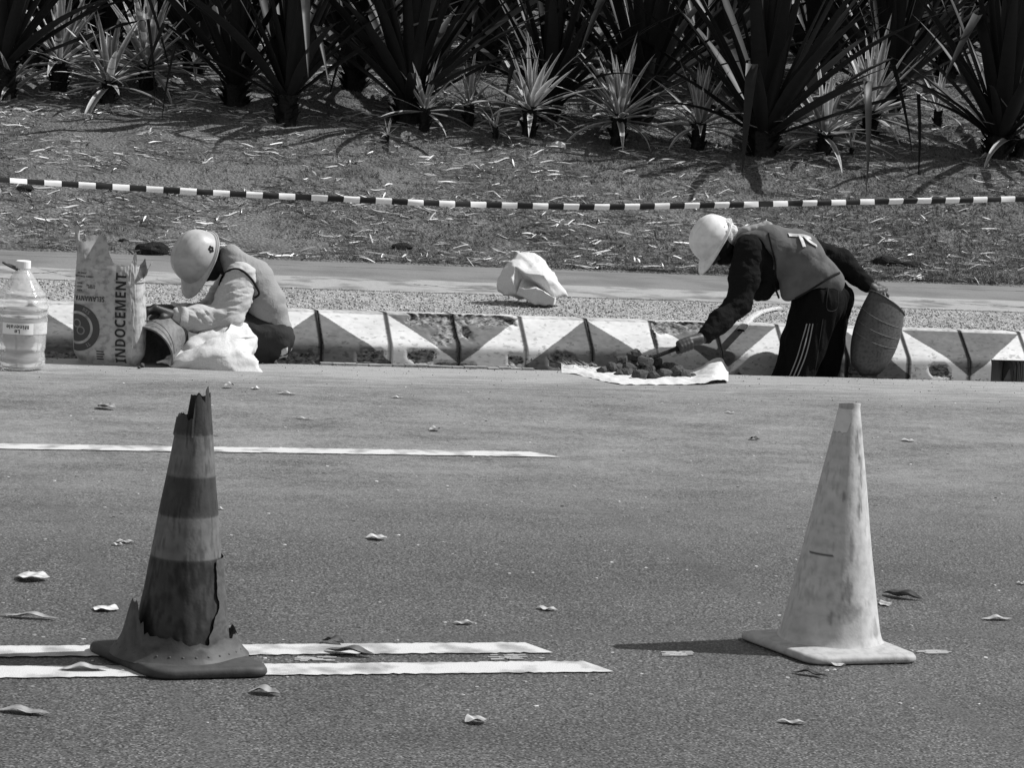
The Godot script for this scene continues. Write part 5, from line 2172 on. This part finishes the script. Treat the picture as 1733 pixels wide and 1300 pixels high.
func make_rubble() -> void:
	# spread sack under the stones
	var c := gp(1095, 640)
	var o := thing("rubble_sheet", c, "white spread sack lying flat under a heap of broken stones", "sack")
	var s := Shape.new()
	s.grid(90, 26, func(u, v):
		var px := lerpf(950.0, 1232.0, u)
		# far and near border in the picture, on the road
		var far := lerpf(617.0, 628.0, u) + 3.0 * sin(u * 9.0)
		var near_ := lerpf(632.0, 652.0, smoothstep(0.0, 0.4, u)) - 3.0 * smoothstep(0.85, 1.0, u)
		var py := lerpf(far, near_, v)
		var p := gp(px, py)
		var y: float = 0.012 + 0.005 * fold_noise.get_noise_2d(p.x * 14.0, p.z * 10.0) + 0.0015 * fold_noise.get_noise_2d(p.x * 40.0, p.z * 30.0)
		var rim: float = minf(minf(u, 1.0 - u) * 6.0, minf(v, 1.0 - v) * 2.5)
		y -= 0.008 * smoothstep(0.4, 0.0, rim)
		
		y += 0.075 * smoothstep(0.78, 0.93, u) * (1.0 - 0.75 * v) * (1.0 - 0.75 * smoothstep(0.95, 1.0, u))
		return Vector3(p.x, y, p.z))
	part("fabric", s, M.sack, o)
	s = Shape.new()
	for k in 60:                          # frayed edge
		var u := rng.randf()
		var p := gp(lerpf(950.0, 1010.0, u), lerpf(618.0, 628.0, rng.randf()) + u * 3.0) + Vector3(0, 0.015, 0)
		var q := p + Vector3(rng.randf_range(-0.05, 0.02), rng.randf_range(0.0, 0.03), rng.randf_range(-0.03, 0.03))
		s.face(p, p + Vector3(0.004, 0.003, 0), q)
	part("frayed_edge", s, M.sack, o)
	var shapes := []
	for i in 6:
		shapes.append(stone_mesh(30 + i, 0.35))
	var spots := [
		[1074, 601, 14, 0.17], [1052, 612, 12, 0.1], [1090, 606, 9, 0.16], [1034, 620, 10, 0.02], [1044, 626, 11, 0.0], [1064, 622, 11, 0.06], [1078, 618, 12, 0.08], [1100, 616, 12, 0.1], [1112, 612, 9, 0.12], [1097, 626, 13, 0.03], [1118, 624, 12, 0.05], [1128, 622, 11, 0.03],
		[1144, 630, 15, 0.0], [1122, 634, 12, 0.0], [1083, 636, 13, 0.0], [1060, 632, 10, 0.0], [1103, 637, 11, 0.0], [1160, 636, 9, 0.0], [1020, 628, 9, 0.0], [1070, 628, 10, 0.03], [1136, 620, 8, 0.06], [1088, 612, 10, 0.12], [1107, 604, 8, 0.16], [1172, 637, 6, 0.0], [1048, 634, 7, 0.0]]
	for i in spots.size():
		var q: Array = spots[i]
		var r: float = q[2] / 300.0
		var p := zp(q[0], q[1], gp(q[0], 634).z - (0.0 if q[3] < 0.02 else 0.12 * rng.randf()))
		if q[3] < 0.02:
			p = gp(q[0], q[1] + q[2] * 0.6) + Vector3(0, r * 0.7, 0)
		var b := Basis.from_euler(Vector3(rng.randf() * 0.5, rng.randf() * 6.0, rng.randf() * 0.5)).scaled(Vector3(r * rng.randf_range(1.0, 1.35), r * rng.randf_range(0.75, 1.0), r))
		var st := put("rubble_stone", shapes[i % 6], M.rubble, null, Transform3D(b, p))
		tag(st, "broken dark stone in the heap on the white sack", "stone", "broken stones heaped on the white sack")
	for q in [[241, 622, 5], [236, 624, 3]]:
		var p := gp(q[0], q[1])
		var st := put("mortar_lump", shapes[2], M.rubble, null, Transform3D(Basis().scaled(Vector3.ONE * q[2] / 330.0), p + Vector3(0, q[2] / 500.0, 0)))
		tag(st, "small dark lump on the road at the foot of the cement bag", "lump", "lumps by the cement bag")


# ---------------------------------------------------------------- fallen leaves on the road
func fallen_leaf(len_: float, wid: float, curl: float, arch: float, tone: float, sd: int) -> ArrayMesh:
	var s := Shape.new()
	s.grid(12, 6, func(u, v):
		var w: float = pow(sin(PI * clampf(u * 1.04 - 0.02, 0.0, 1.0)), 0.7)
		if u > 0.93:
			w = 0.06
		var e: float = (v - 0.5) * 2.0
		var y: float = 0.004 + arch * sin(PI * u) + curl * wid * e * e * w + 0.004 * sin(u * 11.0 + sd) * w + arch * 0.8 * pow(u, 6.0)
		return Vector3((u - 0.5) * len_, y, e * wid * 0.5 * w + 0.12 * len_ * sin(u * 2.6 + sd)),
		func(u, v):
			var g := tone * (0.85 + 0.15 * sin(u * 20.0 + sd)) * (0.75 if absf(v - 0.5) < 0.1 else 1.0)
			return Color(g, g, g))
	return s.mesh(true, true)


func make_road_litter() -> void:
	var list := [
		[57, 980, 62, 24, 0.15, 0.02, 0.62, -0.1, "broad pale curled leaf lying alone on the asphalt above two thinner ones"], [181, 1032, 44, 20, 0.1, 0.006, 0.66, -0.2, "short broad pale leaf lying near the broken cone"], [50, 1047, 98, 9, 0.9, 0.006, 0.4, -0.15, "long thin rolled leaf with a raised tip"],
		[142, 1138, 84, 14, 0.4, 0.008, 0.42, 0.05, "grey leaf lying across the lower white line beside the broken cone"], [38, 1209, 96, 14, 0.3, 0.008, 0.32, 0.0, "long grey leaf on the asphalt below the double line"], [637, 913, 36, 14, 0.3, 0.01, 0.6, 0.1, "small pale cupped leaf alone in the middle of the lane"], [926, 1032, 40, 9, 0.3, 0.004, 0.5, -0.15, "small flat pale leaf above the end of the double line"], [785, 1056, 38, 8, 0.5, 0.003, 0.42, 0.1, "thin pale leaf above the double line"],
		[592, 1109, 88, 12, 1.2, 0.008, 0.2, -0.25, "crumpled rolled brown leaf between the two white lines"], [562, 1091, 44, 10, 1.0, 0.008, 0.1, -0.3, "dark rolled leaf touching the upper white line"], [447, 1176, 58, 14, 0.8, 0.008, 0.36, -0.1, "folded leaf on the asphalt beside the foot of the broken cone"], [806, 1224, 40, 16, 0.5, 0.01, 0.5, 0.3, "pale cupped leaf with a stalk below the double line"], [1338, 1224, 50, 8, 0.4, 0.004, 0.42, 0.05, "flat pale leaf on the asphalt below the pale cone"],
		[1528, 1011, 72, 12, 1.6, 0.006, 0.16, -0.3, "dark rolled leaf beside the pale cone"], [1497, 1024, 26, 13, 0.1, 0.004, 0.68, 0.3, "tiny bright leaf under the dark rolled one"], [1686, 1050, 54, 9, 0.4, 0.005, 0.46, 0.0, "ragged pale leaf lying far from the pale cone"], [1368, 1145, 66, 7, 1.2, 0.006, 0.08, -0.2, "thin dark rolled leaf in front of the pale cone"], [1418, 1128, 13, 12, 0.2, 0.004, 0.72, 0.8, "tiny white leaf at the foot of the pale cone"],
		[1536, 747, 24, 8, 0.3, 0.004, 0.6, 0.0, "small pale leaf beyond the pale cone"], [183, 692, 42, 12, 0.8, 0.014, 0.4, -0.3, "folded dark edged leaf on the dusty strip by the broken cone tip"], [388, 657, 22, 9, 0.4, 0.03, 0.5, 0.2, "small upright crumpled leaf on the dusty strip"], [433, 659, 16, 8, 0.3, 0.006, 0.6, 0.0, "tiny pale leaf on the dusty strip"], [486, 668, 34, 6, 0.5, 0.004, 0.5, 0.0, "thin pale leaf on the dusty strip near the crouching person"], [512, 710, 40, 4, 0.5, 0.004, 0.45, -0.1, "thin twig like leaf beyond the far lane line"],
		[212, 919, 30, 8, 0.3, 0.004, 0.5, 0.2, "small pale leaf fragment beside the broken cone"], [200, 923, 20, 5, 0.3, 0.003, 0.5, 0.0, "narrow pale leaf fragment beside the broken cone"], [735, 729, 22, 9, 0.5, 0.012, 0.46, 0.3, "small curled leaf just beyond the far lane line"], [372, 863, 18, 4, 0.2, 0.003, 0.5, 0.0, "tiny narrow leaf by the banded cone side"], [1275, 745, 20, 6, 0.8, 0.005, 0.08, -0.3, "small dark curled leaf beyond the lane line end"], [672, 674, 22, 5, 0.3, 0.003, 0.55, 0.0, "small pale flat leaf on the dusty strip below the kerb"], [1235, 700, 18, 5, 0.3, 0.004, 0.55, 0.0, "small pale flat leaf on the dusty strip below the stones"], [1728, 989, 18, 6, 0.3, 0.004, 0.6, 0.0, "small bright leaf on the asphalt past the pale cone"]]
	for i in list.size():
		var q: Array = list[i]
		var p := gp(q[0], q[1])
		var sc := FOCAL / (p - EYE).dot(axis_f)
		var o := put("dry_leaf", fallen_leaf(q[2] / sc, maxf(q[3] / sc * 2.2, 0.012), q[4] * 0.22, q[5] * 0.55, q[6], i), M.dry_leaf, null, Transform3D(Basis(Vector3.UP, -deg_to_rad(YAW) + q[7] * 2.0), p + Vector3(0, 0.003 if i in [3, 8, 9] else 0.0, 0)))
		tag(o, q[8], "leaf", "dry leaves fallen on the road")
	# crumbs of leaf and grit on the asphalt
	var mm := MultiMesh.new()
	mm.transform_format = MultiMesh.TRANSFORM_3D
	mm.use_colors = true
	mm.mesh = stone_mesh(12, 0.3)
	mm.instance_count = 500
	for i in 500:
		var z := -6.0 - rng.randf() * 6.5
		var p := Vector3(-z * 0.302 + rng.randf_range(-1, 1) * -z * 0.23, 0.001, z)
		var r := rng.randf_range(0.0015, 0.005)
		mm.set_instance_transform(i, Transform3D(Basis(Vector3.UP, rng.randf() * 6.0).scaled(Vector3(r * 1.8, r * 0.6, r)), p))
		var g := rng.randf_range(0.03, 0.6)
		mm.set_instance_color(i, Color(g, g, g))
	var mi := MultiMeshInstance3D.new()
	mi.name = "road_crumbs"
	mi.multimesh = mm
	mi.material_override = M.plain
	add_child(mi)
	tag(mi, "fine crumbs of leaf and grit scattered over the asphalt", "crumbs", "", "stuff")
